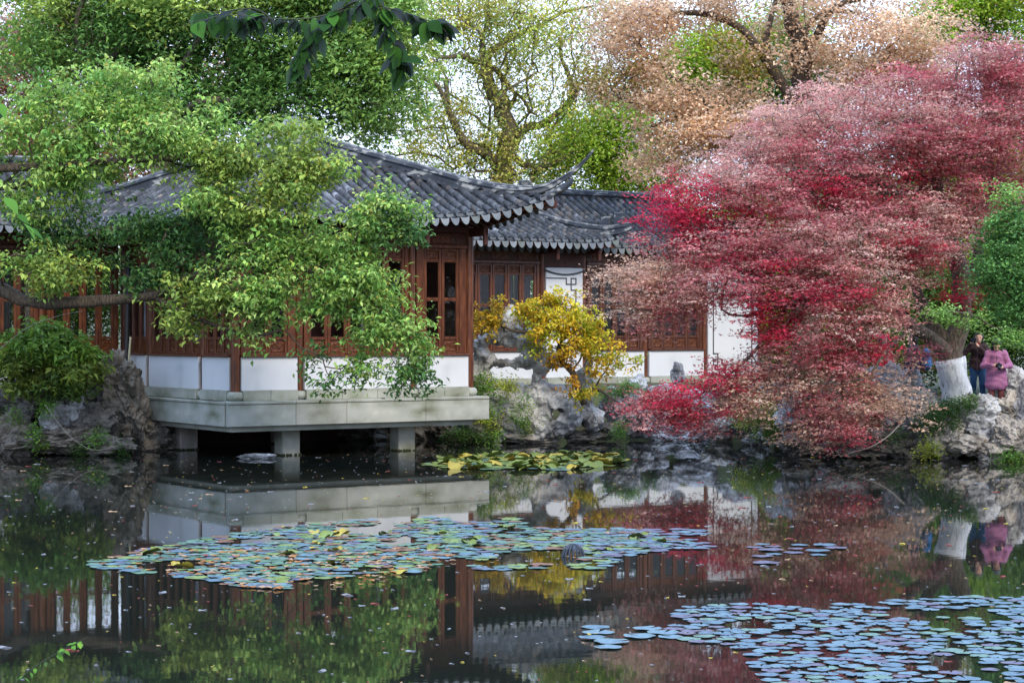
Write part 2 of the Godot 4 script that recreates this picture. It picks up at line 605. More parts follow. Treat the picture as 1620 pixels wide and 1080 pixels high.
func cover_tile_mesh(r: float, len: float) -> ArrayMesh:   # a half-round tile, its low end at z = 0 and its high end towards -z
	var key := "cover%.3f" % r
	if tile_meshes.has(key):
		return tile_meshes[key]
	var m := MB.new()
	var n := 6
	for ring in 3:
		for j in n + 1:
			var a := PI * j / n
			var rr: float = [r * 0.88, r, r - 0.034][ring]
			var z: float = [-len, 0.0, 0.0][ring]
			var pale: float = [0.6, 1.0, 4.2][ring]  # skylit low rim painted into the vertex colour, body darker up-slope
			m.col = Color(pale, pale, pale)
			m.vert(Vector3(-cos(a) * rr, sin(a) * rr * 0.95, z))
	for j in n:
		m.quad(j, j + 1, n + 1 + j + 1, n + 1 + j)
		m.quad(n + 1 + j, n + 1 + j + 1, 2 * n + 2 + j + 1, 2 * n + 2 + j)
	tile_meshes[key] = m.mesh()
	return tile_meshes[key]


func pan_tile_mesh(w: float, len: float) -> ArrayMesh:
	var key := "pan%.3f" % w
	if tile_meshes.has(key):
		return tile_meshes[key]
	var m := MB.new()
	for ring in 3:
		for j in 5:
			var u := j / 4.0 * 2.0 - 1.0
			m.vert(Vector3(u * w * 0.5, u * u * 0.045 - (0.014 if ring == 2 else 0.0), -len if ring == 0 else 0.0))
	for j in 4:
		m.quad(j, j + 1, 5 + j + 1, 5 + j)
		m.quad(5 + j, 5 + j + 1, 10 + j + 1, 10 + j)
	tile_meshes[key] = m.mesh()
	return tile_meshes[key]


func drip_tile_mesh(w: float) -> ArrayMesh:   # the plate that hangs from the lowest pan tile
	var key := "drip%.3f" % w
	if tile_meshes.has(key):
		return tile_meshes[key]
	var pts := PackedVector2Array()
	for i in 9:
		var u := i / 8.0 * 2.0 - 1.0
		pts.append(Vector2(u * w * 0.5, u * u * 0.05 - 0.004))
	for i in range(1, 8):
		var u := 1.0 - i / 8.0 * 2.0
		pts.append(Vector2(u * w * 0.49, -0.165 + 0.165 * pow(absf(u), 2.2)))
	var m := MB.new()
	m.plate(pts, 0.016, Transform3D(Basis(Vector3.RIGHT, -0.22), Vector3.ZERO))
	var rim := MB.new()
	tile_meshes[key] = m.mesh()
	return tile_meshes[key]


func end_tile_mesh(r: float) -> ArrayMesh:   # the round face that closes a row of cover tiles
	var key := "end%.3f" % r
	if tile_meshes.has(key):
		return tile_meshes[key]
	var pts := PackedVector2Array()
	for i in 11:
		var a := PI * i / 10.0
		pts.append(Vector2(cos(a) * r * 1.02, sin(a) * r * 0.98))
	pts.append(Vector2(-r * 0.5, -r * 0.28))
	pts.append(Vector2(r * 0.5, -r * 0.28))
	var m := MB.new()
	m.plate(pts, 0.02)
	tile_meshes[key] = m.mesh()
	return tile_meshes[key]


func tile_tone(brown: float) -> Color:
	var k := 0.052 * exp(rng.randfn(0.0, 0.5))
	k = clampf(k, 0.02, 0.3)
	if rng.randf() < brown:
		return Color(k * 1.7, k * 1.4, k * 1.1)
	return Color(k, k * 1.02, k * 1.07)


func tiled_slope(roof: Node3D, surf: Callable, span: Callable, x0: float, x1: float, pitch: float, brown: float, single: int, eave := true) -> void:
	# surf.call(x, w) is the roof's surface at x along the eave and w up the slope in plan; span.call(x) is its range of w
	var covers := []
	var pans := []
	var ctint := PackedColorArray()
	var ptint := PackedColorArray()
	var n := int((x1 - x0) / pitch)
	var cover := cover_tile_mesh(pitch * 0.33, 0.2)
	var pan := pan_tile_mesh(pitch * 0.8, 0.22)
	var frame := func(x: float, w: float) -> Transform3D:
		var p: Vector3 = surf.call(x, w)
		var up: Vector3 = (surf.call(x, w + 0.05) - p).normalized()
		var across: Vector3 = (surf.call(x + 0.05, w) - p).normalized()
		var nrm := up.cross(across).normalized()
		if nrm.y < 0.0:
			nrm = -nrm
		return Transform3D(Basis(up.cross(nrm).normalized(), nrm, -up).orthonormalized(), p)
	for i in n + 1:
		for half in 2:
			var x := x0 + pitch * (i + 0.5 * half)
			if x > x1:
				continue
			var r: Vector2 = span.call(x)
			if r.y - r.x < 0.1:
				continue
			var step := 0.1 if half == 0 else 0.12
			var w := r.x
			var first := true
			var row := rng.randf() * 0.3 + 0.85
			while w < r.y:
				var t: Transform3D = frame.call(x, w)
				if t.origin.y > -50.0:
					var tilt := Basis(Vector3.RIGHT, 0.19 + rng.randfn(0.0, 0.03)) * Basis(Vector3.UP, rng.randfn(0.0, 0.035))
					if half == 0:
						var q := Transform3D(t.basis * tilt, t.origin + t.basis.y * 0.05)
						var tone := tile_tone(brown) * row
						if first and eave:
							var e := obj("end_tile", end_tile_mesh(pitch * 0.36), mats["tile"], roof, Transform3D(t.basis * Basis(Vector3.RIGHT, -0.3), t.origin + t.basis.y * 0.045 + t.basis.z * 0.012))
							e.material_override = tone_mat(rng.randi() % 4)
						covers.append(q)
						ctint.append(tone)
					else:
						if first and eave:
							var d := obj("drip_tile", drip_tile_mesh(pitch * 0.97), mats["tile"], roof, Transform3D(Basis(t.basis.x, Vector3.UP, t.basis.x.cross(Vector3.UP)).orthonormalized(), t.origin + t.basis.z * 0.02 + t.basis.y * -0.008))
							d.material_override = tone_mat(rng.randi() % 4 + 2)
						pans.append(Transform3D(t.basis * tilt, t.origin))
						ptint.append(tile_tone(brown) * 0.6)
				first = false
				w += step
	# the largest in view stand as tiles of their own, the rest are one part
	if single > 0:
		var order := range(covers.size())
		var eye := roof.global_transform.affine_inverse() * Vector3(0, EYE, 0)
		order.sort_custom(func(a, b): return covers[a].origin.distance_squared_to(eye) < covers[b].origin.distance_squared_to(eye))
		var rest := []
		var rest_tint := PackedColorArray()
		for k in order.size():
			if k < single:
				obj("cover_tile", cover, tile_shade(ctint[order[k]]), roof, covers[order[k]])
			else:
				rest.append(covers[order[k]])
				rest_tint.append(ctint[order[k]])
		covers = rest
		ctint = rest_tint
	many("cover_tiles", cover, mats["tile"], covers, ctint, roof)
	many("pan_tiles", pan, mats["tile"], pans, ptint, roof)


func tone_mat(k: int) -> StandardMaterial3D:
	var tones := [Color(0.06, 0.067, 0.077), Color(0.1, 0.107, 0.115), Color(0.125, 0.14, 0.152), Color(0.15, 0.167, 0.177), Color(0.125, 0.14, 0.13), Color(0.18, 0.195, 0.2)]
	return mat("eave_tile_%d" % k, tones[k], 0.7, {"map": noise_map("tile_map", 0.02, []), "scale": Vector3(1.3, 1.3, 1.3)})


func tile_shade(c: Color) -> StandardMaterial3D:
	var step := clampi(roundi(log(c.g / 0.02) * 3.0), 0, 9)
	var k := 0.02 * exp(step / 3.0)
	return mat("cover_tile_%d" % step, Color(k, k * 1.02, k * 1.07), 0.7, {"map": noise_map("tile_map", 0.02, []), "scale": Vector3(1.3, 1.3, 1.3)})


func ridge_profile() -> PackedVector2Array:   # layered: a plinth, a neck, a projecting course and a rounded cap
	return PackedVector2Array([Vector2(-0.5, 0.0), Vector2(0.5, 0.0), Vector2(0.5, 0.12), Vector2(0.38, 0.15), Vector2(0.36, 0.62), Vector2(0.52, 0.66), Vector2(0.52, 0.76), Vector2(0.4, 0.79), Vector2(0.4, 0.88), Vector2(0.25, 0.98), Vector2(0.0, 1.0), Vector2(-0.25, 0.98), Vector2(-0.4, 0.88), Vector2(-0.4, 0.79), Vector2(-0.52, 0.76), Vector2(-0.52, 0.66), Vector2(-0.36, 0.62), Vector2(-0.38, 0.15), Vector2(-0.5, 0.12)])


func ridge_run(roof: Node3D, called: String, pts: PackedVector3Array, w: PackedFloat32Array, h: PackedFloat32Array) -> MeshInstance3D:
	var m := MB.new()
	m.sweep(ridge_profile(), pts, Vector3.UP, w, h)
	var o := obj(called, m.mesh(), mats["ridge"], roof)
	var cap := MB.new()   # the worn, paler course along its top
	var above := PackedVector3Array()
	var cw := PackedFloat32Array()
	var ch := PackedFloat32Array()
	for i in pts.size():
		above.append(pts[i] + Vector3(0, h[i] * 0.985, 0))
		cw.append(w[i] * 0.62)
		ch.append(h[i] * 0.13)
	cap.sweep(PackedVector2Array([Vector2(-0.5, 0), Vector2(0.5, 0), Vector2(0.45, 0.7), Vector2(0.2, 1.0), Vector2(-0.2, 1.0), Vector2(-0.45, 0.7)]), above, Vector3.UP, cw, ch)
	obj("ridge_cap", cap.mesh(), mats["ridge_cap"], roof)
	return o


func curve_pts(keys: Array, n: int) -> PackedVector3Array:   # smooth points through the keys
	var out := PackedVector3Array()
	for i in n + 1:
		var f := float(i) / n * (keys.size() - 1)
		var k := mini(int(f), keys.size() - 2)
		var a: Vector3 = keys[k]
		var b: Vector3 = keys[k + 1]
		var pre: Vector3 = keys[maxi(k - 1, 0)]
		var post: Vector3 = keys[mini(k + 2, keys.size() - 1)]
		out.append(a.cubic_interpolate(b, pre, post, f - k))
	return out


const SIDE := 5.94        # the pavilion's wall, square in plan
const OVER := 1.0         # eaves beyond the wall


func roof_y(q: float, r: float) -> float:
	return 5.2 + 2.0 * pow(maxf(1.0 - r, 0.0), 1.15) + 0.6 * pow(r, 4.0) * pow(absf(q), 3.5)


func roof_point(x: float, z: float) -> Vector3:   # on the slope that faces +z, from the roof's centre
	z = maxf(z, 0.02)
	var q := clampf(x / z, -1.1, 1.1)
	var r := z / (SIDE * 0.5 + OVER + 0.5 * pow(absf(q), 3.5))
	return Vector3(x, roof_y(q, r), z)


func eave_z(x: float) -> float:
	var z := SIDE * 0.5 + OVER
	for k in 6:
		z = SIDE * 0.5 + OVER + 0.5 * pow(minf(absf(x) / z, 1.0), 3.5)
	return z


func build_pavilion() -> void:
	var p := thing("pavilion", "dark tiled waterside pavilion with red wooden windows and upturned eaves on a stone deck", "pavilion", Vector3(-5.91, 0, -42.5), deg_to_rad(TURN))
	# stone deck over the water
	var inset := 0.37
	var x0 := -inset
	var x1 := SIDE + 0.3
	var back := -7.2
	var m := MB.new()
	m.cbox(Vector3((x0 + x1) * 0.5, 0.96, (inset + back) * 0.5), Vector3(x1 - x0 - 0.16, 0.5, inset - back - 0.16), 0.01)
	m.cbox(Vector3((x0 + x1) * 0.5 - 0.08, 0.63, (inset + back) * 0.5), Vector3(x1 - x0 - 0.5, 0.12, inset - back - 0.34), 0.01)
	m.col = Color(0.6, 0.6, 0.58)
	tinted_box(p, "added_shade_wall", "wood_dark", Vector3((x0 + x1) * 0.5, -0.1, -5.2), Vector3(x1 - x0 - 0.4, 1.36, 0.3), Color(0.5, 0.6, 0.6))  # dark wall added to stand in for the deep shade under the deck
	var deck := obj("deck", m.mesh(), mats["stone"], p)
	var face := func(a: Vector3, b: Vector3, cuts: Array, out: Vector3) -> void:
		for i in cuts.size() - 1:
			var u0: float = cuts[i]
			var u1: float = cuts[i + 1]
			var k := 0.85 + rng.randf() * 0.3
			var tint := Color(k * (0.95 + rng.randf() * 0.12), k, k * (0.93 + rng.randf() * 0.1))
			var c := a.lerp(b, (u0 + u1) * 0.5) - out * 0.03
			var along := (b - a).normalized()
			var size := Vector3((u1 - u0) * a.distance_to(b) - 0.006, 0.46, 0.1)
			var bs := Basis(along, Vector3.UP, along.cross(Vector3.UP))
			var s := MB.new()
			s.col = tint
			s.cbox(c + Vector3(0, 0.925, 0), size, 0.008, bs)
			s.cbox(c + Vector3(0, 1.193, 0) + out * 0.012, Vector3(size.x, 0.062, 0.11), 0.01, bs)
			obj("deck_stone", s.mesh(), mats["stone"], deck)
	face.call(Vector3(x0, 0, inset), Vector3(x1, 0, inset), [0.0, 0.245, 0.435, 0.742, 1.0], Vector3(0, 0, 1))
	face.call(Vector3(x0, 0, -6.4), Vector3(x0, 0, inset - 0.1), [0.0, 0.2, 0.42, 0.66, 0.84, 1.0], Vector3(-1, 0, 0))
	face.call(Vector3(x1, 0, -6.4), Vector3(x1, 0, inset - 0.1), [0.0, 0.3, 0.6, 1.0], Vector3(1, 0, 0))
	var top_cuts := [x0 + 0.02, 1.2, 2.9, 4.5, x1 - 0.02]
	for i in 4:
		tinted_box(deck, "paving_stone", "stone", Vector3((top_cuts[i] + top_cuts[i + 1]) * 0.5, 1.21, inset - 0.27), Vector3(top_cuts[i + 1] - top_cuts[i] - 0.008, 0.03, 0.4), Color(1.05, 1.05, 1.03))
	for q in [[0.45, -3.5], [1.5, -0.5], [4.45, -0.5], [3.4, -4.4]]:
		var s := MB.new()
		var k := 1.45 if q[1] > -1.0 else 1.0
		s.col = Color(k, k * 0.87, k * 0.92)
		s.cbox(Vector3(q[0], -0.25, q[1]), Vector3(0.44, 1.66, 0.4), 0.02)
		var pr := obj("pier", s.mesh(), mats["stone"], p)
		var moss := MB.new()
		for k2 in 90:   # a ragged wet fringe where it stands in the water
			var side := k2 % 4
			var u := rng.randf_range(-0.24, 0.24)
			var c := Vector3(u, 0.01, 0.205) if side == 0 else (Vector3(0.225, 0.01, u) if side == 1 else (Vector3(u, 0.01, -0.205) if side == 2 else Vector3(-0.225, 0.01, u)))
			moss.cbox(Vector3(q[0], 0, q[1]) + c, Vector3(0.045, 0.02 + rng.randf() * 0.05, 0.03), 0.008, Basis(Vector3.UP, rng.randf()))
		obj("moss_fringe", moss.mesh(), mat("moss", Color(0.035, 0.04, 0.018), 0.95), pr).set_meta("kind", "stuff")
	tinted_box(p, "floor", "stone", Vector3(SIDE * 0.5, 1.33, -SIDE * 0.5), Vector3(SIDE - 0.4, 0.2, SIDE - 0.4), Color(0.6, 0.55, 0.5))
	# columns and the walls between them
	var cols := [0.0, 1.527, 4.392, SIDE]
	for i in 4:
		column(p, cols[i], 0.0, 0.1 if i in [0, 3] else 0.085)
		column(p, cols[i], -SIDE, 0.1, 5.1, false)
		if i in [1, 2]:
			column(p, 0.0, -cols[i], 0.085)
			column(p, SIDE, -cols[i], 0.085)
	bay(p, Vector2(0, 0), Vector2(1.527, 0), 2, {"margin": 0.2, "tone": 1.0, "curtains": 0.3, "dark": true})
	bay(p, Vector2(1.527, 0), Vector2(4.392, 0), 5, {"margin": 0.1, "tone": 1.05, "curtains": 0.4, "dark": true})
	bay(p, Vector2(4.392, 0), Vector2(SIDE, 0), 2, {"margin": 0.2, "tone": 1.6, "curtains": 0.0})
	for i in 3:
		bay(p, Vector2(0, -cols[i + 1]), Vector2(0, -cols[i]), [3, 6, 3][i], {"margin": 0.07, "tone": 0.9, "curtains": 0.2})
	for i in 6:
		if i != 2 and i != 4:
			tinted_box(p, "rear_panel", "wood_dark", Vector3(SIDE - 0.05, 3.2, -SIDE * (i + 0.5) / 6.0), Vector3(0.08, 3.5, SIDE / 6.0 - 0.02), Color(0.8, 0.8, 0.8))
		tinted_box(p, "rear_panel", "wood_dark", Vector3(SIDE * (i + 0.5) / 6.0, 3.2, -SIDE + 0.05), Vector3(SIDE / 6.0 - 0.02, 3.5, 0.08), Color(0.8, 0.8, 0.8))
	# beam ends with a hanging post at every column of the two faces over the water
	for i in 4:
		for f in 2:
			var c := Vector3(cols[i], 0, 0) if f == 0 else Vector3(0, 0, -cols[i])
			var out := Vector3(0, 0, 1) if f == 0 else Vector3(-1, 0, 0)
			if f == 1 and i == 0:
				continue
			var bs := Basis(Vector3.UP, 0.0 if f == 0 else -PI / 2)
			var bm := MB.new()
			bm.cbox(c + out * 0.38 + Vector3(0, 4.98, 0), Vector3(0.12, 0.2, 0.7), 0.02, bs)
			bm.cbox(c + out * 0.68 + Vector3(0, 4.88, 0), Vector3(0.1, 0.44, 0.1), 0.02, bs)
			obj("bracket", bm.mesh(), mats["wood_dark"], p)
	# the roof: a tiled square pyramid with hollow slopes and raised corners
	var roof := Node3D.new()
	roof.name = "roof"
	p.add_child(roof)
	roof.position = Vector3(SIDE * 0.5, 0, -SIDE * 0.5)
	for k in 4:
		var bs := Basis(Vector3.UP, -PI / 2 * k)
		var surf := func(x: float, w: float) -> Vector3: return bs * roof_point(x, eave_z(x) - w)
		var span := func(x: float) -> Vector2: return Vector2(0.0, eave_z(x) - maxf(absf(x), 0.1))
		tiled_slope(roof, surf, span, -4.36, 4.36, 0.256, 0.06, 240 if k == 0 else (60 if k == 1 else 0))
		# boarding below the tiles, seen from under the eaves
		var sh := MB.new()
		var nx := 24
		var nr := 10
		for j in nr + 1:
			for i in nx + 1:
				var q := i / float(nx) * 2.0 - 1.0
				var r := j / float(nr) * 0.985 + 0.003
				var z := r * (SIDE * 0.5 + OVER + 0.5 * pow(absf(q), 3.5))
				sh.vert(bs * Vector3(q * z, roof_y(q, r) - 0.035, z))
		for j in nr:
			for i in nx:
				sh.quad(j * (nx + 1) + i, j * (nx + 1) + i + 1, (j + 1) * (nx + 1) + i + 1, (j + 1) * (nx + 1) + i)
		obj("roof_boards", sh.mesh(true), mats["wood_dark"], roof)
		var fas := MB.new()
		var prev := Vector3.ZERO
		for i in 41:
			var q := i / 20.0 - 1.0
			var z := (SIDE * 0.5 + OVER + 0.5 * pow(absf(q), 3.5)) * 0.975
			var pt := bs * Vector3(q * z, roof_y(q, 0.975) - 0.085, z)
			if i > 0:
				var d := (pt - prev)
				fas.box((pt + prev) * 0.5, Vector3(d.length(), 0.075, 0.03), Basis(d.normalized(), Vector3.UP, d.normalized().cross(Vector3.UP)).orthonormalized())
			prev = pt
		obj("eave_board", fas.mesh(), mats["wood"], roof)
		for i in 31:
			var x := -3.75 + i * 0.25
			var ze := eave_z(x) - 0.12
			var a := roof_point(x, ze) - Vector3(0, 0.1, 0)
			var b := roof_point(x, maxf(ze - 1.3, absf(x) + 0.05)) - Vector3(0, 0.1, 0)
			var d := b - a
			if d.length() < 0.2:
				continue
			var rm := MB.new()
			rm.box((a + b) * 0.5, Vector3(0.06, 0.07, d.length()), Basis.looking_at(d, Vector3.UP))
			obj("rafter", rm.mesh(), mats["wood_dark"], roof, Transform3D(bs, Vector3.ZERO))
		# hip ridge from the apex out to the flying corner
		var keys := []
		for s in [[0.0, 7.5], [0.82, 7.1], [1.6, 6.77], [2.33, 6.48], [2.97, 6.22], [3.57, 6.06], [3.99, 6.02], [4.3, 6.11], [4.55, 6.27], [4.78, 6.5], [4.93, 6.7], [5.03, 6.87]]:
			keys.append(bs * Vector3(s[0], s[1], s[0]))
		var top := curve_pts(keys, 44)
		var low := PackedVector3Array()
		var ws := PackedFloat32Array()
		var hs := PackedFloat32Array()
		for i in top.size():
			var mm := Vector2(top[i].x, top[i].z).length() / sqrt(2.0)
			var h := lerpf(0.34, 0.3, mm / 4.0) if mm < 3.6 else lerpf(0.3, 0.05, pow(clampf((mm - 3.6) / 1.43, 0.0, 1.0), 0.8))
			hs.append(h)
			ws.append(0.25 if mm < 3.6 else lerpf(0.25, 0.05, clampf((mm - 3.6) / 1.43, 0.0, 1.0)))
			low.append(top[i] - Vector3(0, h, 0))
		ridge_run(roof, "hip_ridge", low, ws, hs)
		var horn := MB.new()   # the curled scroll under the flying corner
		var hp := curve_pts([bs * Vector3(4.0, 5.66, 4.0), bs * Vector3(4.35, 5.86, 4.35), bs * Vector3(4.6, 6.06, 4.6), bs * Vector3(4.66, 6.2, 4.66)], 10)
		var hw := PackedFloat32Array()
		for i in 11:
			hw.append(lerpf(0.13, 0.05, i / 10.0))
		horn.tube(hp, hw, 8)
		obj("corner_scroll", horn.mesh(true), mats["ridge"], roof)
		var hb := MB.new()   # the angle rafter that carries the corner
		var ha := bs * Vector3(2.7, 5.45, 2.7)
		var he := bs * Vector3(4.42, 5.62, 4.42)
		hb.box((ha + he) * 0.5, Vector3(0.13, 0.18, ha.distance_to(he)), Basis.looking_at(he - ha, Vector3.UP))
		obj("angle_rafter", hb.mesh(), mats["wood_dark"], roof)
	var fin := MB.new()
	fin.lathe(PackedVector2Array([Vector2(0.5, 7.0), Vector2(0.46, 7.3), Vector2(0.3, 7.5), Vector2(0.26, 7.62), Vector2(0.12, 7.72), Vector2(0.02, 7.74)]), Vector3.ZERO, 10)
	obj("apex_cap", fin.mesh(true), mats["ridge_cap"], roof)


func build_wing() -> void:
	# the range that runs off behind the rocks, joined to the pavilion's far corner
	var p := thing("side_range", "low red windowed range running off the pavilion behind the leafy rocks", "building", Vector3(-5.91, 0, -42.5), deg_to_rad(TURN))
	var z := -SIDE + 0.1
	var ws := [-0.12, -2.1, -4.1, -6.1, -8.1]
	for i in 4:
		bay(p, Vector2(ws[i + 1], z), Vector2(ws[i], z), 4, {"margin": 0.1, "tone": 0.9, "curtains": 0.6, "dark": true, "dado": true})
		column(p, ws[i + 1], z, 0.09)
		if i % 2 == 0:
			bay(p, Vector2(ws[i], z - 4.0), Vector2(ws[i + 1], z - 4.0), 4, {"margin": 0.1})
		else:
			tinted_box(p, "rear_panel", "wood_dark", Vector3((ws[i] + ws[i + 1]) * 0.5, 3.2, z - 4.0), Vector3(1.96, 3.5, 0.1))
	tinted_box(p, "floor", "stone", Vector3(-4.1, 1.32, z - 2.0), Vector3(8.2, 0.24, 3.7), Color(0.55, 0.52, 0.48))
	tinted_box(p, "end_wall", "plaster", Vector3(-8.2, 3.1, z - 2.0), Vector3(0.2, 3.6, 4.0))
	var roof := Node3D.new()
	roof.name = "roof"
	p.add_child(roof)
	for s in 2:
		var dir := 1.0 if s == 0 else -1.0
		var surf := func(x: float, w: float) -> Vector3: return Vector3(x * dir - 4.1, 5.1 + w * 0.42 + w * w * 0.045, z - 2.0 + dir * (2.9 - w))
		var span := func(_x: float) -> Vector2: return Vector2(0, 2.85)
		tiled_slope(roof, surf, span, -4.6, 4.05, 0.256, 0.1, 0, s == 0)
		var sh := MB.new()
		for j in 7:
			for i in 2:
				var q: Vector3 = surf.call(-4.7 + i * 8.8, j * 0.48)
				sh.vert(q - Vector3(0, 0.03, 0))
		for j in 6:
			sh.quad(j * 2, j * 2 + 1, j * 2 + 3, j * 2 + 2)
		obj("roof_boards", sh.mesh(true), mats["wood_dark"], roof)
	var pts := PackedVector3Array([Vector3(-8.8, 6.62, z - 2.0), Vector3(-4.0, 6.6, z - 2.0), Vector3(0.3, 6.6, z - 2.0)])
	ridge_run(roof, "main_ridge", pts, PackedFloat32Array([0.25, 0.25, 0.25]), PackedFloat32Array([0.34, 0.3, 0.3]))


func fretwork(parent: Node, x0: float, x1: float, y0: float, y1: float, z: float, open_end := false) -> void:
	# a thin grey line round the panel that steps into a square knot at each corner
	var k := 0.16
	var m := MB.new()
	var bar := func(a: Vector2, b: Vector2) -> void:
		m.box(Vector3((a.x + b.x) * 0.5, (a.y + b.y) * 0.5, z), Vector3(absf(a.x - b.x) + 0.028, absf(a.y - b.y) + 0.028, 0.02))
	var first := x0 if open_end else x0 + 2 * k
	bar.call(Vector2(first, y0), Vector2(x1 - 2 * k, y0))
	bar.call(Vector2(first, y1), Vector2(x1 - 2 * k, y1))
	if not open_end:
		bar.call(Vector2(x0, y0 + 2 * k), Vector2(x0, y1 - 2 * k))
	bar.call(Vector2(x1, y0 + 2 * k), Vector2(x1, y1 - 2 * k))
	for sx in ([1] if open_end else [0, 1]):
		for sy in [0, 1]:
			var c := Vector2(x1 if sx else x0, y1 if sy else y0)
			var d := Vector2(-1.0 if sx else 1.0, -1.0 if sy else 1.0) * k
			var route := [Vector2(2, 0), Vector2(2, 1), Vector2(0, 1), Vector2(0, 0), Vector2(1, 0), Vector2(1, 2), Vector2(0, 2)]
			for i in route.size() - 1:
				bar.call(c + route[i] * d, c + route[i + 1] * d)
	obj("fretwork", m.mesh(), mats["fret"], parent)


func build_hall() -> void:
	var p := thing("garden_hall", "set back garden hall with white panels and red windows behind the pale rockery", "building", Vector3(0.8, 0, -53.6), deg_to_rad(TURN))
	for x in [-2.75, 0.0, 1.376, 5.64, 7.66]:
		column(p, x, 0.0, 0.085, 4.95)
	bay(p, Vector2(-2.75, 0), Vector2(0, 0), 5, {"margin": 0.1, "head": 4.5, "curtains": 0.35, "tone": 0.95, "dark": true})
	bay(p, Vector2(1.376, 0), Vector2(3.5, 0), 4, {"margin": 0.1, "head": 4.5, "tone": 0.8})
	bay(p, Vector2(3.5, 0), Vector2(5.64, 0), 4, {"margin": 0.1, "head": 4.5, "tone": 0.8})
	column(p, 3.5, 0.0, 0.085, 4.95)
	for w in [[0.08, 1.3, 4.42], [5.72, 7.58, 4.42]]:
		tinted_box(p, "white_panel", "plaster", Vector3((w[0] + w[1]) * 0.5, (FLOOR + w[2]) * 0.5, 0.0), Vector3(w[1] - w[0], w[2] - FLOOR, 0.2))
		tinted_box(p, "base_stone", "stone", Vector3((w[0] + w[1]) * 0.5, 1.3, 0.03), Vector3(w[1] - w[0], 0.29, 0.3))
		tinted_box(p, "beam", "wood_dark", Vector3((w[0] + w[1]) * 0.5, 4.7, 0.0), Vector3(w[1] - w[0] + 0.1, 0.55, 0.16))
		fretwork(p, w[0] + 0.18 if w[0] > 3.0 else w[0] + 0.02, w[1] - 0.24, FLOOR + 0.3, 4.14, 0.108, w[0] < 3.0)
	var cable := MB.new()
	var cp := PackedVector3Array()
	var cr := PackedFloat32Array()
	for i in 13:
		var u := i / 12.0
		cp.append(Vector3(0.02 + u * 1.34, 4.36 - 0.12 * (1.0 - pow(u * 2.0 - 1.0, 2.0)), 0.13))
		cr.append(0.02)
	cable.tube(cp, cr, 6)
	obj("cable", cable.mesh(true), mats["fret"], p)
	tinted_box(p, "floor", "stone", Vector3(2.4, 1.3, -2.5), Vector3(10.3, 0.28, 4.8), Color(0.5, 0.48, 0.45))
	bay(p, Vector2(4.4, -5.0), Vector2(2.4, -5.0), 4, {"head": 4.5, "tone": 0.8})
	tinted_box(p, "rear_wall", "wood_dark", Vector3(-0.3, 3.0, -5.0), Vector3(5.4, 3.5, 0.2))
	tinted_box(p, "rear_wall", "wood_dark", Vector3(6.0, 3.0, -5.0), Vector3(3.2, 3.5, 0.2))
	tinted_box(p, "gable_wall", "plaster", Vector3(7.66, 3.0, -2.5), Vector3(0.2, 3.5, 4.8))
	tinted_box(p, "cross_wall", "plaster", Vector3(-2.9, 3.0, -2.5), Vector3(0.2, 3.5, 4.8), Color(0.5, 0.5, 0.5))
	# main roof: two long slopes, hipped at the far end
	var roof := Node3D.new()
	roof.name = "roof"
	p.add_child(roof)
	var rise := func(w: float) -> float: return 4.98 + w * 0.4 + w * w * 0.03
	var depth := 3.05
	var zr := -2.7
	for s in 2:
		var dir := 1.0 if s == 0 else -1.0
		var surf := func(x: float, w: float) -> Vector3: return Vector3(x, rise.call(w), zr + dir * (depth - w))
		var span := func(x: float) -> Vector2: return Vector2(0, minf(depth - 0.05, (8.6 - x) * 1.3))
		tiled_slope(roof, surf, span, -3.6, 8.5, 0.256, 0.3, 150 if s == 0 else 0, s == 0)
		var sh := MB.new()
		for j in 9:
			var w := j / 8.0 * depth
			sh.vert(Vector3(-3.8, rise.call(w) - 0.03, zr + dir * (depth - w)))
			sh.vert(Vector3(8.6 - w / 1.3, rise.call(w) - 0.03, zr + dir * (depth - w)))
		for j in 8:
			sh.quad(j * 2, j * 2 + 1, j * 2 + 3, j * 2 + 2)
		obj("roof_boards", sh.mesh(true), mats["wood_dark"], roof)
	var hipsurf := func(x: float, w: float) -> Vector3: return Vector3(8.6 - w, rise.call(w * 1.3), zr + x)
	var hipspan := func(x: float) -> Vector2: return Vector2(0, (depth - absf(x)) / 1.3)
	tiled_slope(roof, hipsurf, hipspan, -2.9, 2.9, 0.256, 0.3, 0)
	var n := 12
	var rp := PackedVector3Array()
	var rw := PackedFloat32Array()
	var rh := PackedFloat32Array()
	for i in n + 1:
		rp.append(Vector3(lerpf(-3.7, 6.25, i / float(n)), rise.call(depth) - 0.08, zr))
		rw.append(0.24)
		rh.append(0.36)
	ridge_run(roof, "main_ridge", rp, rw, rh)
	for e in [[6.05, 1.0], [1.3, -1.0]]:   # stepped ridge ends
		var b := MB.new()
		b.cbox(Vector3(e[0], 6.82, zr), Vector3(0.34, 0.34, 0.2), 0.02)
		b.cbox(Vector3(e[0] - e[1] * 0.32, 6.76, zr), Vector3(0.3, 0.16, 0.18), 0.02)
		b.cbox(Vector3(e[0] - e[1] * 0.62, 6.73, zr), Vector3(0.3, 0.08, 0.17), 0.02)
		obj("ridge_end", b.mesh(), mats["ridge_cap"], roof)
	var hk := curve_pts([Vector3(6.3, 6.3, zr), Vector3(7.4, 5.65, zr + 1.5), Vector3(8.5, 5.15, zr + 2.95), Vector3(8.75, 5.3, zr + 3.2)], 12)
	var hw := PackedFloat32Array()
	var hh := PackedFloat32Array()
	for i in 13:
		hw.append(0.2)
		hh.append(0.24)
	ridge_run(roof, "hip_ridge", hk, hw, hh)
	# the lower roof over the windows beside the pavilion, with a short hip at its open end
	var canopy := Node3D.new()
	canopy.name = "canopy_roof"
	p.add_child(canopy)
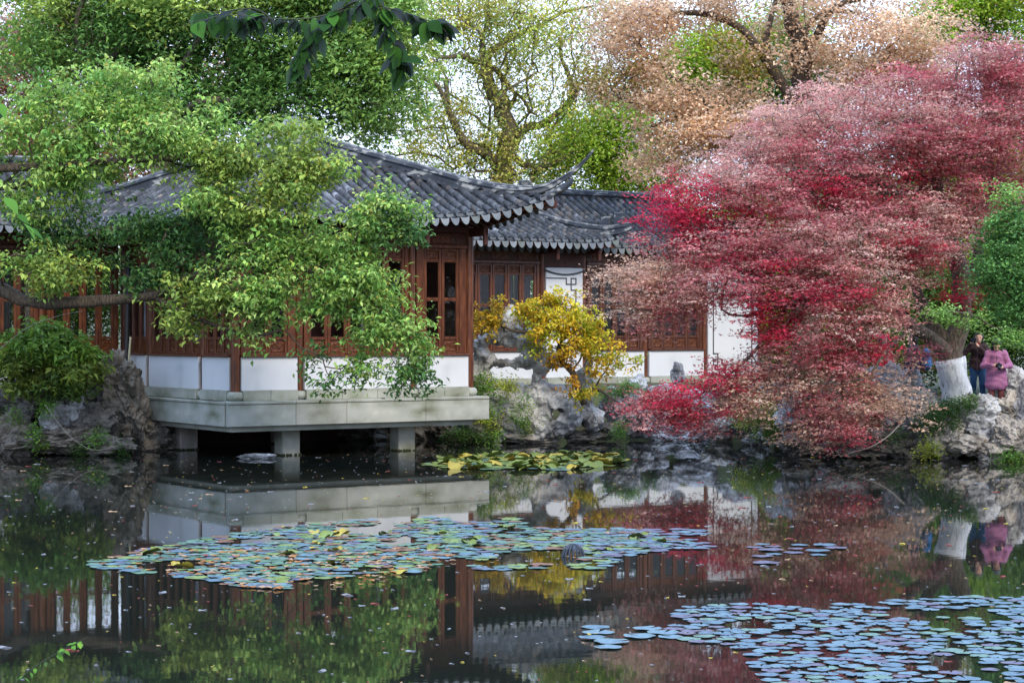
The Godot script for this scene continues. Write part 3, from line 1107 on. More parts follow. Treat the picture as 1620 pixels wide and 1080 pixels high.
	var csurf := func(x: float, w: float) -> Vector3:
		var q := clampf((x - 0.2) / 1.6, 0.0, 1.0)
		return Vector3(x, 5.06 + w * 0.31 + w * w * 0.02 + 0.12 * pow(q, 3.0) * clampf(1.0 - w, 0.0, 1.0), 0.95 - w)
	var cspan := func(x: float) -> Vector2: return Vector2(0.0, minf(2.15, (1.95 - x) * 2.0))
	tiled_slope(canopy, csurf, cspan, -3.5, 1.9, 0.256, 0.15, 120)
	var cs := MB.new()
	for j in 7:
		var w := j / 6.0 * 2.15
		for i in 9:
			var x := lerpf(-3.7, 1.9 - w * 0.48, i / 8.0)
			cs.vert(csurf.call(x, w) - Vector3(0, 0.03, 0))
	for j in 6:
		for i in 8:
			cs.quad(j * 9 + i, j * 9 + i + 1, (j + 1) * 9 + i + 1, (j + 1) * 9 + i)
	obj("roof_boards", cs.mesh(true), mats["wood_dark"], canopy)
	var ce := MB.new()
	ce.box(Vector3(-0.9, 5.0, 0.9), Vector3(5.4, 0.08, 0.03))
	obj("eave_board", ce.mesh(), mats["wood"], canopy)
	var ck := curve_pts([Vector3(0.6, 5.78, -1.25), Vector3(0.98, 5.52, -0.5), Vector3(1.35, 5.36, 0.2), Vector3(1.7, 5.3, 0.72), Vector3(2.0, 5.38, 1.12), Vector3(2.1, 5.5, 1.25)], 20)
	var cw := PackedFloat32Array()
	var ch := PackedFloat32Array()
	for i in 21:
		cw.append(0.2 if i < 15 else lerpf(0.2, 0.1, (i - 15) / 5.0))
		ch.append(0.25 if i < 15 else lerpf(0.25, 0.14, (i - 15) / 5.0))
	ridge_run(canopy, "hip_ridge", ck, cw, ch)
	var cb := MB.new()
	for k in 3:
		cb.cbox(Vector3(1.9 - k * 0.2, 5.64 + (2 - k) * 0.05, 0.95 - k * 0.32), Vector3(0.16, 0.34 - k * 0.1, 0.26), 0.015, Basis(Vector3.UP, 0.5))
	obj("ridge_end", cb.mesh(), mats["ridge"], canopy)
	for x in [0.0, 1.376, -2.75]:
		var bm := MB.new()
		bm.cbox(Vector3(x, 4.86, 0.4), Vector3(0.11, 0.16, 0.8), 0.02)
		bm.cbox(Vector3(x, 4.78, 0.74), Vector3(0.1, 0.36, 0.1), 0.02)
		obj("bracket", bm.mesh(), mats["wood_dark"], p)


# ---------------------------------------------------------------- fields meshed by surface nets
func surface_nets(b: MB, lo: Vector3, hi: Vector3, cell: float, field: Callable) -> void:
	var nx := int((hi.x - lo.x) / cell) + 2
	var ny := int((hi.y - lo.y) / cell) + 2
	var nz := int((hi.z - lo.z) / cell) + 2
	var val := PackedFloat32Array()
	val.resize(nx * ny * nz)
	val.fill(1.0)
	const B := 5
	var reach := B * cell * 0.9 + cell * 2.0
	for bz in range(0, nz, B):
		for by in range(0, ny, B):
			for bx in range(0, nx, B):
				var d: float = field.call(lo + Vector3(bx + B * 0.5, by + B * 0.5, bz + B * 0.5) * cell)
				if absf(d) > reach * 1.5:
					if d < 0.0:
						for z in range(bz, mini(bz + B, nz)):
							for y in range(by, mini(by + B, ny)):
								for x in range(bx, mini(bx + B, nx)):
									val[x + nx * (y + ny * z)] = -1.0
					continue
				for z in range(bz, mini(bz + B, nz)):
					for y in range(by, mini(by + B, ny)):
						for x in range(bx, mini(bx + B, nx)):
							val[x + nx * (y + ny * z)] = field.call(lo + Vector3(x, y, z) * cell)
	var ids := PackedInt32Array()
	ids.resize(nx * ny * nz)
	ids.fill(-1)
	var sx := 1
	var sy := nx
	var sz := nx * ny
	var corner := [0, sx, sy, sx + sy, sz, sx + sz, sy + sz, sx + sy + sz]
	var edges := [[0, 1], [2, 3], [4, 5], [6, 7], [0, 2], [1, 3], [4, 6], [5, 7], [0, 4], [1, 5], [2, 6], [3, 7]]
	for z in nz - 1:
		for y in ny - 1:
			for x in nx - 1:
				var i := x + sy * y + sz * z
				var inside := 0
				for k in 8:
					if val[i + corner[k]] < 0.0:
						inside += 1
				if inside == 0 or inside == 8:
					continue
				var sum := Vector3.ZERO
				var n := 0
				for e in edges:
					var a := val[i + corner[e[0]]]
					var c := val[i + corner[e[1]]]
					if (a < 0.0) != (c < 0.0):
						var t := a / (a - c)
						var p0 := Vector3(e[0] & 1, (e[0] >> 1) & 1, e[0] >> 2)
						var p1 := Vector3(e[1] & 1, (e[1] >> 1) & 1, e[1] >> 2)
						sum += p0.lerp(p1, t)
						n += 1
				ids[i] = b.vert(lo + (Vector3(x, y, z) + sum / n) * cell)
	for z in range(1, nz - 1):
		for y in range(1, ny - 1):
			for x in range(1, nx - 1):
				var i := x + sy * y + sz * z
				var a := val[i] < 0.0
				if a != (val[i + sx] < 0.0):
					four(b, ids, [i - sy - sz, i - sz, i, i - sy], a)
				if a != (val[i + sy] < 0.0):
					four(b, ids, [i - sx - sz, i - sx, i, i - sz], a)
				if a != (val[i + sz] < 0.0):
					four(b, ids, [i - sx - sy, i - sy, i, i - sx], a)


func four(b: MB, ids: PackedInt32Array, at4: Array, flip: bool) -> void:
	var q := [ids[at4[0]], ids[at4[1]], ids[at4[2]], ids[at4[3]]]
	if q[0] < 0 or q[1] < 0 or q[2] < 0 or q[3] < 0:
		return
	if flip:
		b.quad(q[0], q[3], q[2], q[1])
	else:
		b.quad(q[0], q[1], q[2], q[3])


static func capsule(p: Vector3, a: Vector3, b: Vector3, ra: float, rb: float) -> float:
	var ab := b - a
	var t := clampf((p - a).dot(ab) / maxf(ab.length_squared(), 1e-9), 0.0, 1.0)
	return p.distance_to(a + ab * t) - lerpf(ra, rb, t)


static func smin(a: float, b: float, k: float) -> float:
	var h := maxf(k - absf(a - b), 0.0) / k
	return minf(a, b) - h * h * k * 0.25


# ---------------------------------------------------------------- rocks
var ball_v := {}
var ball_i := {}


func ball(level: int) -> void:   # an icosphere's points and faces
	if ball_v.has(level):
		return
	var v := PackedVector3Array()
	var f := PackedInt32Array()
	var g := (1.0 + sqrt(5.0)) / 2.0
	for p in [Vector3(-1, g, 0), Vector3(1, g, 0), Vector3(-1, -g, 0), Vector3(1, -g, 0), Vector3(0, -1, g), Vector3(0, 1, g), Vector3(0, -1, -g), Vector3(0, 1, -g), Vector3(g, 0, -1), Vector3(g, 0, 1), Vector3(-g, 0, -1), Vector3(-g, 0, 1)]:
		v.append(p.normalized())
	f.append_array(PackedInt32Array([0, 11, 5, 0, 5, 1, 0, 1, 7, 0, 7, 10, 0, 10, 11, 1, 5, 9, 5, 11, 4, 11, 10, 2, 10, 7, 6, 7, 1, 8, 3, 9, 4, 3, 4, 2, 3, 2, 6, 3, 6, 8, 3, 8, 9, 4, 9, 5, 2, 4, 11, 6, 2, 10, 8, 6, 7, 9, 8, 1]))
	for k in level:
		var mids := {}
		var nf := PackedInt32Array()
		for t in range(0, f.size(), 3):
			var m := []
			for e in 3:
				var a := f[t + e]
				var b := f[t + (e + 1) % 3]
				var key := mini(a, b) * 100000 + maxi(a, b)
				if not mids.has(key):
					mids[key] = v.size()
					v.append(((v[a] + v[b]) * 0.5).normalized())
				m.append(mids[key])
			nf.append_array(PackedInt32Array([f[t], m[0], m[2], f[t + 1], m[1], m[0], f[t + 2], m[2], m[1], m[0], m[1], m[2]]))
		f = nf
	ball_v[level] = v
	ball_i[level] = f


func rock_mesh(size: Vector3, seed_: int, level := 4, hollow := 1.0) -> ArrayMesh:
	ball(level)
	var n := FastNoiseLite.new()
	n.seed = seed_
	n.frequency = 0.62
	n.fractal_octaves = 4
	var pit := FastNoiseLite.new()
	pit.seed = seed_ + 7
	pit.noise_type = FastNoiseLite.TYPE_CELLULAR
	pit.cellular_return_type = FastNoiseLite.RETURN_DISTANCE
	pit.frequency = 1.15
	pit.fractal_octaves = 2
	pit.domain_warp_enabled = true
	pit.domain_warp_amplitude = 0.6
	pit.domain_warp_frequency = 1.0
	var rid := FastNoiseLite.new()
	rid.seed = seed_ + 3
	rid.fractal_type = FastNoiseLite.FRACTAL_RIDGED
	rid.frequency = 0.9
	rid.fractal_octaves = 4
	var r := RandomNumberGenerator.new()
	r.seed = seed_
	var cuts := []
	for k in 7:
		cuts.append([Vector3(r.randfn(), r.randfn() * 0.7, r.randfn()).normalized(), r.randf_range(0.62, 0.98)])
	var b := MB.new()
	var src: PackedVector3Array = ball_v[level]
	for d in src:
		var p := d
		for c in cuts:
			var over: float = p.dot(c[0]) - c[1]
			if over > 0.0:
				p -= c[0] * over * 0.8
		var q := d * 1.4
		var s := 1.0 + 0.42 * n.get_noise_3dv(q) + 0.16 * rid.get_noise_3dv(q)
		s -= hollow * 0.34 * smoothstep(0.62, 0.05, pit.get_noise_3dv(q) + 1.0) + hollow * 0.1 * smoothstep(0.2, 0.75, n.get_noise_3dv(q * 3.0 + Vector3(9, 2, 4)))
		s += 0.05 * n.get_noise_3dv(q * 5.0) + 0.05 * n.get_noise_3dv(q * 11.0) - 0.09 * smoothstep(0.3, 0.0, absf(n.get_noise_3dv(q * 2.2 + Vector3(3, 3, 3)))) + 0.05 * rid.get_noise_3dv(q * 3.5)
		b.vert(p * maxf(s, 0.35) * size)
	var f: PackedInt32Array = ball_i[level]
	for t in range(0, f.size(), 3):
		b.tri(f[t], f[t + 2], f[t + 1])
	return b.mesh(true)


var rock_shapes := {}


func rock(px: float, py: float, d: float, rx: float, ry: float, label: String, tone := Color(1, 1, 1), deep := 0.8, group := "", category := "rock", tilt := 0.0) -> MeshInstance3D:
	var k := d / FOCAL
	var size := Vector3(rx * k, ry * k, (rx * 0.6 + ry * 0.4) * k * deep) * 1.12
	var m := rock_mesh(size, int(px * 7 + py * 13) % 9973, 5 if rx * ry > 650.0 else 4)
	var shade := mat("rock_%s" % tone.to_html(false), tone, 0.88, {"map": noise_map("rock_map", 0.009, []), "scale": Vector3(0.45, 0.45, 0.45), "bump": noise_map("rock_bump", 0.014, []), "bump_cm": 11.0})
	var o := obj("rock", m, shade, self, Transform3D(Basis(Vector3(0, 0, 1), tilt) * Basis(Vector3.UP, rng.randf() * 0.4), at(px, py, d)))
	tag(o, label, category, group)
	return o


func scholar_rock() -> void:
	# the pierced limestone: bones joined with a smooth minimum, then hollowed
	var d0 := 48.6
	var k := d0 / FOCAL
	var bones := []
	for s in [[807, 490, 0, 11, 809, 512, 0, 17], [809, 512, 0, 16, 803, 532, 0, 13], [762, 538, 0, 9, 788, 532, 0.05, 13], [788, 533, 0, 13, 832, 536, 0.1, 13], [832, 530, 0.1, 11, 842, 548, 0.1, 11], [746, 545, 0.15, 6, 778, 577, 0.1, 9],
			[762, 545, 0, 9, 757, 585, 0, 17], [757, 585, 0, 18, 766, 640, 0, 32], [766, 572, 0, 12, 806, 577, 0.05, 9], [806, 576, 0.05, 9, 834, 568, 0.1, 10], [834, 545, 0.1, 9, 836, 572, 0.1, 10], [848, 553, 0.1, 12, 858, 575, 0.1, 15], [858, 575, 0.1, 13, 877, 570, 0, 13],
			[846, 580, 0.1, 9, 853, 604, 0.1, 11], [853, 604, 0.1, 12, 864, 626, 0.1, 18], [850, 628, 0.1, 24, 884, 648, 0.15, 34], [812, 618, -0.1, 14, 838, 640, 0, 26], [824, 655, 0.1, 34, 788, 650, 0, 40], [896, 660, 0.1, 26, 850, 672, 0.15, 30],
			[932, 572, 0, 8, 924, 597, 0, 15], [924, 597, 0, 15, 918, 625, 0, 14], [878, 619, 0.1, 7, 936, 619, 0.1, 7], [920, 640, 0, 18, 938, 662, 0, 22], [760, 670, -0.1, 30, 800, 680, 0, 26], [905, 632, -0.1, 16, 880, 640, -0.1, 20]]:
		bones.append([at(s[0], s[1], d0 - s[2] * 2.0), at(s[4], s[5], d0 - s[6] * 2.0), s[3] * k, s[7] * k])
	var holes := []
	for s in [[790, 557, 17, 7], [815, 590, 20, 9], [878, 598, 14, 10], [880, 655, 10, 8], [812, 560, 8, 5], [858, 597, 4, 4]]:
		holes.append([at(s[0], s[1], d0), s[2] * k, s[3] * k])
	var n := FastNoiseLite.new()
	n.seed = 21
	n.frequency = 1.7
	n.fractal_octaves = 3
	var pit := FastNoiseLite.new()
	pit.seed = 8
	pit.noise_type = FastNoiseLite.TYPE_CELLULAR
	pit.cellular_return_type = FastNoiseLite.RETURN_DISTANCE
	pit.frequency = 2.3
	pit.fractal_type = FastNoiseLite.FRACTAL_NONE
	var field := func(p: Vector3) -> float:
		var r := 9.0
		for c in bones:
			r = smin(r, capsule(p, c[0], c[1], c[2], c[3]), 0.16)
		if r > 0.6:
			return r
		for h in holes:
			var q: Vector3 = (p - h[0]) / Vector3(h[1], h[2], 1.2)
			r = maxf(r, (1.0 - q.length()) * h[2] * 0.9)
		r += 0.1 * n.get_noise_3dv(p) + 0.05 * n.get_noise_3dv(p * 3.1) + 0.05 * smoothstep(0.22, 0.0, absf(n.get_noise_3dv(p * 1.6 + Vector3(4, 1, 2))))
		r += 0.13 * smoothstep(0.55, 0.0, pit.get_noise_3dv(p) + 1.0)
		return r
	var b := MB.new()
	surface_nets(b, at(725, 700, d0) - Vector3(0, 0, 0.95), at(968, 470, d0) + Vector3(0, 0, 1.05), 0.032, field)
	var o := obj("scholar_rock", b.mesh(true), mats["rock"])
	tag(o, "tall pale pierced garden rock with holes at the pond edge below yellow leaves", "rock")


func build_rocks() -> void:
	scholar_rock()
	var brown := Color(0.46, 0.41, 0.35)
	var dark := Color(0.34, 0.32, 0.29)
	var grey_ := Color(0.85, 0.85, 0.87)
	var pale := Color(1.1, 1.1, 1.11)
	var warm := Color(0.9, 0.82, 0.72)
	var g1 := "rocks of the bank below the leafy bush"
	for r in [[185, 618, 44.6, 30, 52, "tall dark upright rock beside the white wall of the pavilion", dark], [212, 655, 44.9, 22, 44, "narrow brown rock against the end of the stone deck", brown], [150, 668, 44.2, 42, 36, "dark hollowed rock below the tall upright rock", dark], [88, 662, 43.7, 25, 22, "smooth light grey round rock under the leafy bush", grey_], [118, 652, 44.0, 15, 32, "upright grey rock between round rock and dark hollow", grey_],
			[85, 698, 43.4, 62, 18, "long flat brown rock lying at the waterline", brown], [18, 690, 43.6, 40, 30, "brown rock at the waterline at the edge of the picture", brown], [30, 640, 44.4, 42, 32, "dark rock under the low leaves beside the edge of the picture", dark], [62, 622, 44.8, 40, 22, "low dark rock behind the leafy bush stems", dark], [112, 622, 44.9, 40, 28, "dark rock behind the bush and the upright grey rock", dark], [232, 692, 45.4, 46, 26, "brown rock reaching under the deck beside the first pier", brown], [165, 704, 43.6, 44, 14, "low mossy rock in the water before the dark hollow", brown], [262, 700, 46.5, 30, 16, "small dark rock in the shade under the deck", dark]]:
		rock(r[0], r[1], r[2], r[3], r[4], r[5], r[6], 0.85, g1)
	rock(410, 723, 42.6, 27, 5, "flat pale stone just breaking the water before the deck", grey_, 0.9)
	var g2 := "rocks along the far bank before the garden hall"
	for r in [[980, 642, 49.4, 28, 26, "rounded smooth grey boulder next to the pierced rock", grey_], [1010, 616, 50.2, 13, 20, "small whitish upright rock before the white dado", pale], [1073, 592, 51.0, 9, 17, "thin standing stone against the white dado", grey_], [1048, 626, 50.6, 26, 15, "low grey rock beside the thin standing stone", grey_], [1025, 668, 49.6, 34, 20, "grey rock over a dark gap beneath the crimson branch", grey_], [960, 682, 49.2, 26, 12, "low wet rock at the foot of the boulder", dark],
			[1080, 690, 49.5, 40, 18, "low grey rock at the waterline below the crimson branch", grey_], [1148, 684, 49.0, 40, 22, "brownish rock at the waterline past the crimson branch", warm], [1198, 668, 48.2, 34, 30, "mossy rock behind the yellow green shrub", dark], [1232, 650, 46.6, 30, 44, "tall dark grey rock beyond the yellow green shrub", grey_], [1205, 700, 47.5, 30, 14, "small dark rock at the waterline below the shrub", dark], [1120, 640, 50.4, 50, 24, "shaded rock below the fretwork panel", grey_], [1175, 622, 50.2, 40, 22, "grey rock at the foot of the fretwork panel", grey_],
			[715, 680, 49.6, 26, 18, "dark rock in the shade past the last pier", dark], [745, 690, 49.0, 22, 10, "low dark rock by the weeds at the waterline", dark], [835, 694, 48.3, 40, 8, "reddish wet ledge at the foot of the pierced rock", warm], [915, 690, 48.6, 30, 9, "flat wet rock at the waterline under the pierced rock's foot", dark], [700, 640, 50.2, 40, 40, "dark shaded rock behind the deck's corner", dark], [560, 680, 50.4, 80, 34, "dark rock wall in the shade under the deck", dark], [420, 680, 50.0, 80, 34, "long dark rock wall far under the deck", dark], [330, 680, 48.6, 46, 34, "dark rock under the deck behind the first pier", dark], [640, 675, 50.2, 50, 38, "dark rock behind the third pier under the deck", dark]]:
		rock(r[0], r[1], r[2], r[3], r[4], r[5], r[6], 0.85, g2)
	var g3 := "rocks of the bank below the red maple"
	for r in [[1420, 628, 43.6, 40, 46, "tall pale grey rock left of the whitewashed trunk", grey_], [1385, 612, 44.2, 36, 26, "grey rock under the person in the red jacket", grey_], [1330, 645, 43.8, 46, 36, "grey rock half hidden by pale maple leaves", grey_], [1272, 655, 44.8, 40, 40, "shaded grey rock at the inner end of the maple bank", grey_], [1285, 705, 43.8, 50, 18, "low dark rock at the waterline under the maple", dark], [1385, 702, 42.8, 52, 20, "wide dark rock over a black gap at the waterline", dark], [1462, 655, 43.2, 34, 32, "grey rock below the red leaves beside the ferns", grey_],
			[1540, 662, 42.9, 44, 38, "big swirled grey rock below the person in jeans", pale], [1540, 704, 42.2, 36, 17, "brown block of rock at the waterline under the swirled rock", warm], [1598, 655, 43.2, 32, 30, "pale rock ledge below the person in the pink coat", warm], [1606, 692, 42.0, 36, 28, "warm grey rock at the waterline at the picture's edge", warm], [1602, 606, 43.6, 26, 24, "pale grey rock standing beside the pink coat", pale], [1566, 650, 43.2, 22, 16, "small grey rock just under the pink coat", grey_], [1497, 692, 42.6, 34, 28, "mossy rock below the green ferns", warm], [1446, 705, 42.6, 34, 20, "dark rock at the waterline beside the wide gap", dark], [1345, 610, 44.4, 34, 30, "grey rock behind the drooping pale leaves", grey_], [1575, 715, 41.9, 30, 14, "low rock at the waterline between two warm rocks", warm], [1340, 690, 43.4, 40, 20, "shaded rock under the lowest red spray", grey_], [1508, 640, 43.5, 26, 16, "mossy ledge at the foot of the whitewashed trunk", dark], [1650, 650, 43.0, 40, 60, "grey rock cut by the picture's edge", grey_], [1640, 705, 41.8, 40, 24, "low rock cut by the picture's edge at the waterline", warm]]:
		rock(r[0], r[1], r[2], r[3], r[4], r[5], r[6], 0.85, g3)


# ---------------------------------------------------------------- trees: a skeleton grown towards points in the crown, thickened by what each limb carries
class Skeleton:
	var pos := PackedVector3Array()
	var par := PackedInt32Array()
	var rad := PackedFloat32Array()
	var length := PackedFloat32Array()
	var fixed := PackedInt32Array()     # which given limb a node belongs to, or -1

	func add(p: Vector3, parent: int, r: float, limb: int) -> int:
		pos.append(p)
		par.append(parent)
		rad.append(r)
		fixed.append(limb)
		length.append(0.0 if parent < 0 else length[parent] + p.distance_to(pos[parent]))
		return pos.size() - 1

	func nearest(p: Vector3) -> int:
		var best := -1
		var bd := 1e9
		for i in pos.size():
			var d := pos[i].distance_squared_to(p)
			if d < bd:
				bd = d
				best = i
		return best

	func grow(targets: PackedVector3Array, balance: float) -> void:
		var n := targets.size()
		var best := PackedInt32Array()
		var cost := PackedFloat32Array()
		best.resize(n)
		cost.resize(n)
		cost.fill(1e9)
		for i in n:
			var t := targets[i]
			for j in pos.size():
				var k := t.distance_to(pos[j]) + balance * length[j]
				if k < cost[i]:
					cost[i] = k
					best[i] = j
		var left := PackedInt32Array(range(n))
		while left.size() > 0:
			var pick := 0
			var low := 1e9
			for q in left.size():
				if cost[left[q]] < low:
					low = cost[left[q]]
					pick = q
			var i := left[pick]
			left[pick] = left[left.size() - 1]
			left.resize(left.size() - 1)
			var p := targets[i]
			var id := add(p, best[i], 0.0, -1)
			var base := balance * length[id]
			for q in left.size():
				var o := left[q]
				var k := targets[o].distance_to(p) + base
				if k < cost[o]:
					cost[o] = k
					best[o] = id

	func thicken(tip: float, power := 2.3) -> void:
		var sum := PackedFloat32Array()
		sum.resize(pos.size())
		for i in range(pos.size() - 1, -1, -1):
			var own := pow(maxf(pow(sum[i], 1.0 / power), tip), power)
			rad[i] = maxf(rad[i], pow(own, 1.0 / power)) if fixed[i] < 0 else rad[i]
			if par[i] >= 0:
				sum[par[i]] += pow(rad[i], power)


func sample_puff(s: Array, r: RandomNumberGenerator) -> Vector3:
	# puff: px, py, depth, half-width px, half-height px, half-depth m
	while true:
		var q := Vector3(r.randf_range(-1, 1), r.randf_range(-1, 1), r.randf_range(-1, 1))
		var l := q.length()
		if l > 1.0 or l < 0.25:
			continue
		var k: float = s[2] / FOCAL
		return at(s[0], s[1], s[2]) + Vector3(q.x * s[3] * k, q.y * s[4] * k, q.z * s[5])
	return Vector3.ZERO


func leaf_spray(key: String, n: int, length: float, width: float, spread: Vector3, droop: float, seed_: int, hues: Array, lobes := 0) -> ArrayMesh:
	# a twig's worth of leaves round the origin; every leaf is a folded blade of its own
	if leaf_meshes.has(key):
		return leaf_meshes[key]
	var r := RandomNumberGenerator.new()
	r.seed = seed_
	var b := MB.new()
	for i in n:
		var p := Vector3(r.randfn() * spread.x, r.randfn() * spread.y, r.randfn() * spread.z) * 0.55
		var yaw := r.randf() * TAU
		var d := Vector3(cos(yaw), r.randf_range(-0.5, 0.35) - droop, sin(yaw)).normalized()
		var side := d.cross(Vector3(r.randfn() * 0.35, 1, r.randfn() * 0.35)).normalized()
		var up := side.cross(d)
		var l := length * r.randf_range(0.65, 1.2)
		var w := width * r.randf_range(0.75, 1.15)
		b.col = hues[r.randi() % hues.size()] * r.randf_range(0.72, 1.25)
		if lobes == 0:
			var a := b.vert(p)
			var m0 := b.vert(p + d * l * 0.45 - side * w * 0.5 + up * w * 0.18)
			var m1 := b.vert(p + d * l * 0.5 - up * w * 0.05)
			var m2 := b.vert(p + d * l * 0.45 + side * w * 0.5 + up * w * 0.18)
			var e := b.vert(p + d * l - up * l * 0.16)
			b.quad(a, m0, e, m1)
			b.quad(a, m1, e, m2)
		else:
			var c := b.vert(p + d * l * 0.2)
			for k in lobes:
				var f := (k - (lobes - 1) * 0.5) * (2.2 / lobes)
				var dir := (d * cos(f) + side * sin(f)).normalized()
				var ll := l * (1.0 - 0.3 * absf(f))
				var o := (side * cos(f) - d * sin(f)) * w * 0.5
				var curl := up * r.randf_range(-0.35, 0.2) * l
				b.tri(c, b.vert(p + dir * ll * 0.5 - o + curl * 0.3), b.vert(p + dir * ll + curl))
				b.tri(c, b.vert(p + dir * ll + curl), b.vert(p + dir * ll * 0.5 + o + curl * 0.3))
	leaf_meshes[key] = b.mesh()
	return leaf_meshes[key]


func grow_tree(called: String, label: String, category: String, limbs: Array, puffs: Array, opt := {}) -> Node3D:
	# limbs: [[points], first radius, last radius]; the first one is the trunk. puffs: [px, py, depth, rx, ry, rdepth, points, tint]
	var r := RandomNumberGenerator.new()
	r.seed = opt.get("seed", 1)
	var sk := Skeleton.new()
	var made := []
	for li in limbs.size():
		var keys: Array = limbs[li][0]
		var length := 0.0
		for i in keys.size() - 1:
			length += keys[i].distance_to(keys[i + 1])
		var pts := curve_pts(keys, maxi(3, int(length / opt.get("step", 0.35)))) if keys.size() > 1 else PackedVector3Array(keys)
		var parent := sk.nearest(pts[0]) if li > 0 else -1
		var ids := []
		if parent >= 0:
			ids.append(parent)
		for i in pts.size():
			var f := i / float(maxi(pts.size() - 1, 1))
			var rr := lerpf(limbs[li][1], limbs[li][2], f)
			var wob: Vector3 = Vector3(r.randfn(), r.randfn(), r.randfn()) * rr * float(opt.get("gnarl", 0.14))
			parent = sk.add(pts[i] + (wob if i > 0 else Vector3.ZERO), parent, rr, li)
			ids.append(parent)
		made.append(ids)
	var given := sk.pos.size()
	var targets := PackedVector3Array()
	var tints := []
	for s in puffs:
		for i in int(s[6] * opt.get("points", 1.0)):
			targets.append(sample_puff(s, r))
			tints.append(s[7])
	var tint_of := {}
	for i in targets.size():
		tint_of[targets[i]] = tints[i]
	sk.grow(targets, opt.get("balance", 0.35))
	sk.thicken(opt.get("tip", 0.006), opt.get("power", 2.3))
	var o := thing(called, label, category, Vector3(sk.pos[0].x, sk.pos[0].y, sk.pos[0].z), 0.0, opt.get("group", ""))
	var here := -o.position
	var bark: Material = opt.get("bark", mats["bark"])
	for li in limbs.size():
		var pts := PackedVector3Array()
		var rads := PackedFloat32Array()
		for id in made[li]:
			pts.append(sk.pos[id] + here)
			rads.append(minf(sk.rad[id], limbs[li][1]))
		if pts.size() < 2:
			continue
		if li == 0 and opt.get("flare", 0.0) > 0.0:
			rads[0] *= 1.0 + opt.flare
			if rads.size() > 2:
				rads[1] *= 1.0 + opt.flare * 0.35
		var m := MB.new()
		m.col = opt.get("bark_tint", Color.WHITE)
		m.tube(pts, rads, 12 if limbs[li][1] > 0.12 else 8, true, 0.1, li)
		obj("trunk" if li == 0 else "limb", m.mesh(true), bark, o)
	# grown branches: one tube along each run of main children
	var kids := {}
	for i in range(given, sk.pos.size()):
		if not kids.has(sk.par[i]):
			kids[sk.par[i]] = []
		kids[sk.par[i]].append(i)
	var bm := MB.new()
	bm.col = opt.get("twig_tint", opt.get("bark_tint", Color.WHITE))
	var starts := []
	for i in range(given, sk.pos.size()):
		if sk.par[i] < given:
			starts.append(i)
	while starts.size():
		var i: int = starts.pop_back()
		var pts := PackedVector3Array([sk.pos[sk.par[i]] + here])
		var rads := PackedFloat32Array([minf(sk.rad[i] * 1.15, sk.rad[sk.par[i]])])
		while true:
			var last := pts[pts.size() - 1]
			var nxt := sk.pos[i] + here
			var mid := (last + nxt) * 0.5 + Vector3(r.randfn(), r.randfn(), r.randfn()) * last.distance_to(nxt) * 0.07
			pts.append(mid)
			rads.append(sk.rad[i])
			pts.append(nxt)
			rads.append(sk.rad[i])
			if not kids.has(i):
				break
			var best := -1
			for k in kids[i]:
				if best < 0 or sk.rad[k] > sk.rad[best]:
					best = k
			for k in kids[i]:
				if k != best:
					starts.append(k)
			i = best
		rads[rads.size() - 1] *= 0.5
		bm.tube(pts, rads, 5 if rads[0] > 0.03 else 4, false)
	if bm.v.size():
		obj("branches", bm.mesh(true), bark, o).set_meta("kind", "stuff")
	# foliage
	if opt.has("leaves"):
		var per: float = opt.get("per", 4.0)
		var jit: float = opt.get("jitter", 0.3)
		var palette: Array = opt.palette
		var places := [[], []]
		var cols := [PackedColorArray(), PackedColorArray()]
		var clump := FastNoiseLite.new()
		clump.seed = opt.get("seed", 1)
		clump.frequency = opt.get("clump", 0.9)
		var gap: float = opt.get("gap", -0.35)
		for i in range(given, sk.pos.size()):
			if sk.rad[i] > opt.get("leaf_rad", 0.03):
				continue
			var cnt := int(per + r.randf())
			for k in cnt:
				var p := sk.pos[i] + Vector3(r.randfn(), r.randfn() * opt.get("flat", 0.7), r.randfn()) * jit
				var c := clump.get_noise_3dv(p)
				if c < gap:
					continue
				var t: Array = palette[tint_of.get(sk.pos[i], 0)]
				var tint: Color = t[r.randi() % t.size()]
				tint = tint * r.randf_range(0.75, 1.25) * (1.0 + c * 0.5)
				var sc: float = r.randf_range(0.8, 1.2) * opt.get("size", 1.0)
				var bs := Basis(Vector3.UP, r.randf() * TAU) * Basis(Vector3.RIGHT, r.randfn() * opt.get("tip_tilt", 0.35))
				var w := r.randi() % 2
				places[w].append(Transform3D(bs.scaled(Vector3.ONE * sc), p + here))
				cols[w].append(Color(tint.r, tint.g, tint.b, 1.0))
		for w in 2:
			many("crown", opt.leaves[w], mats[opt.get("leaf_mat", "leaf")], places[w], cols[w], o)
	return o


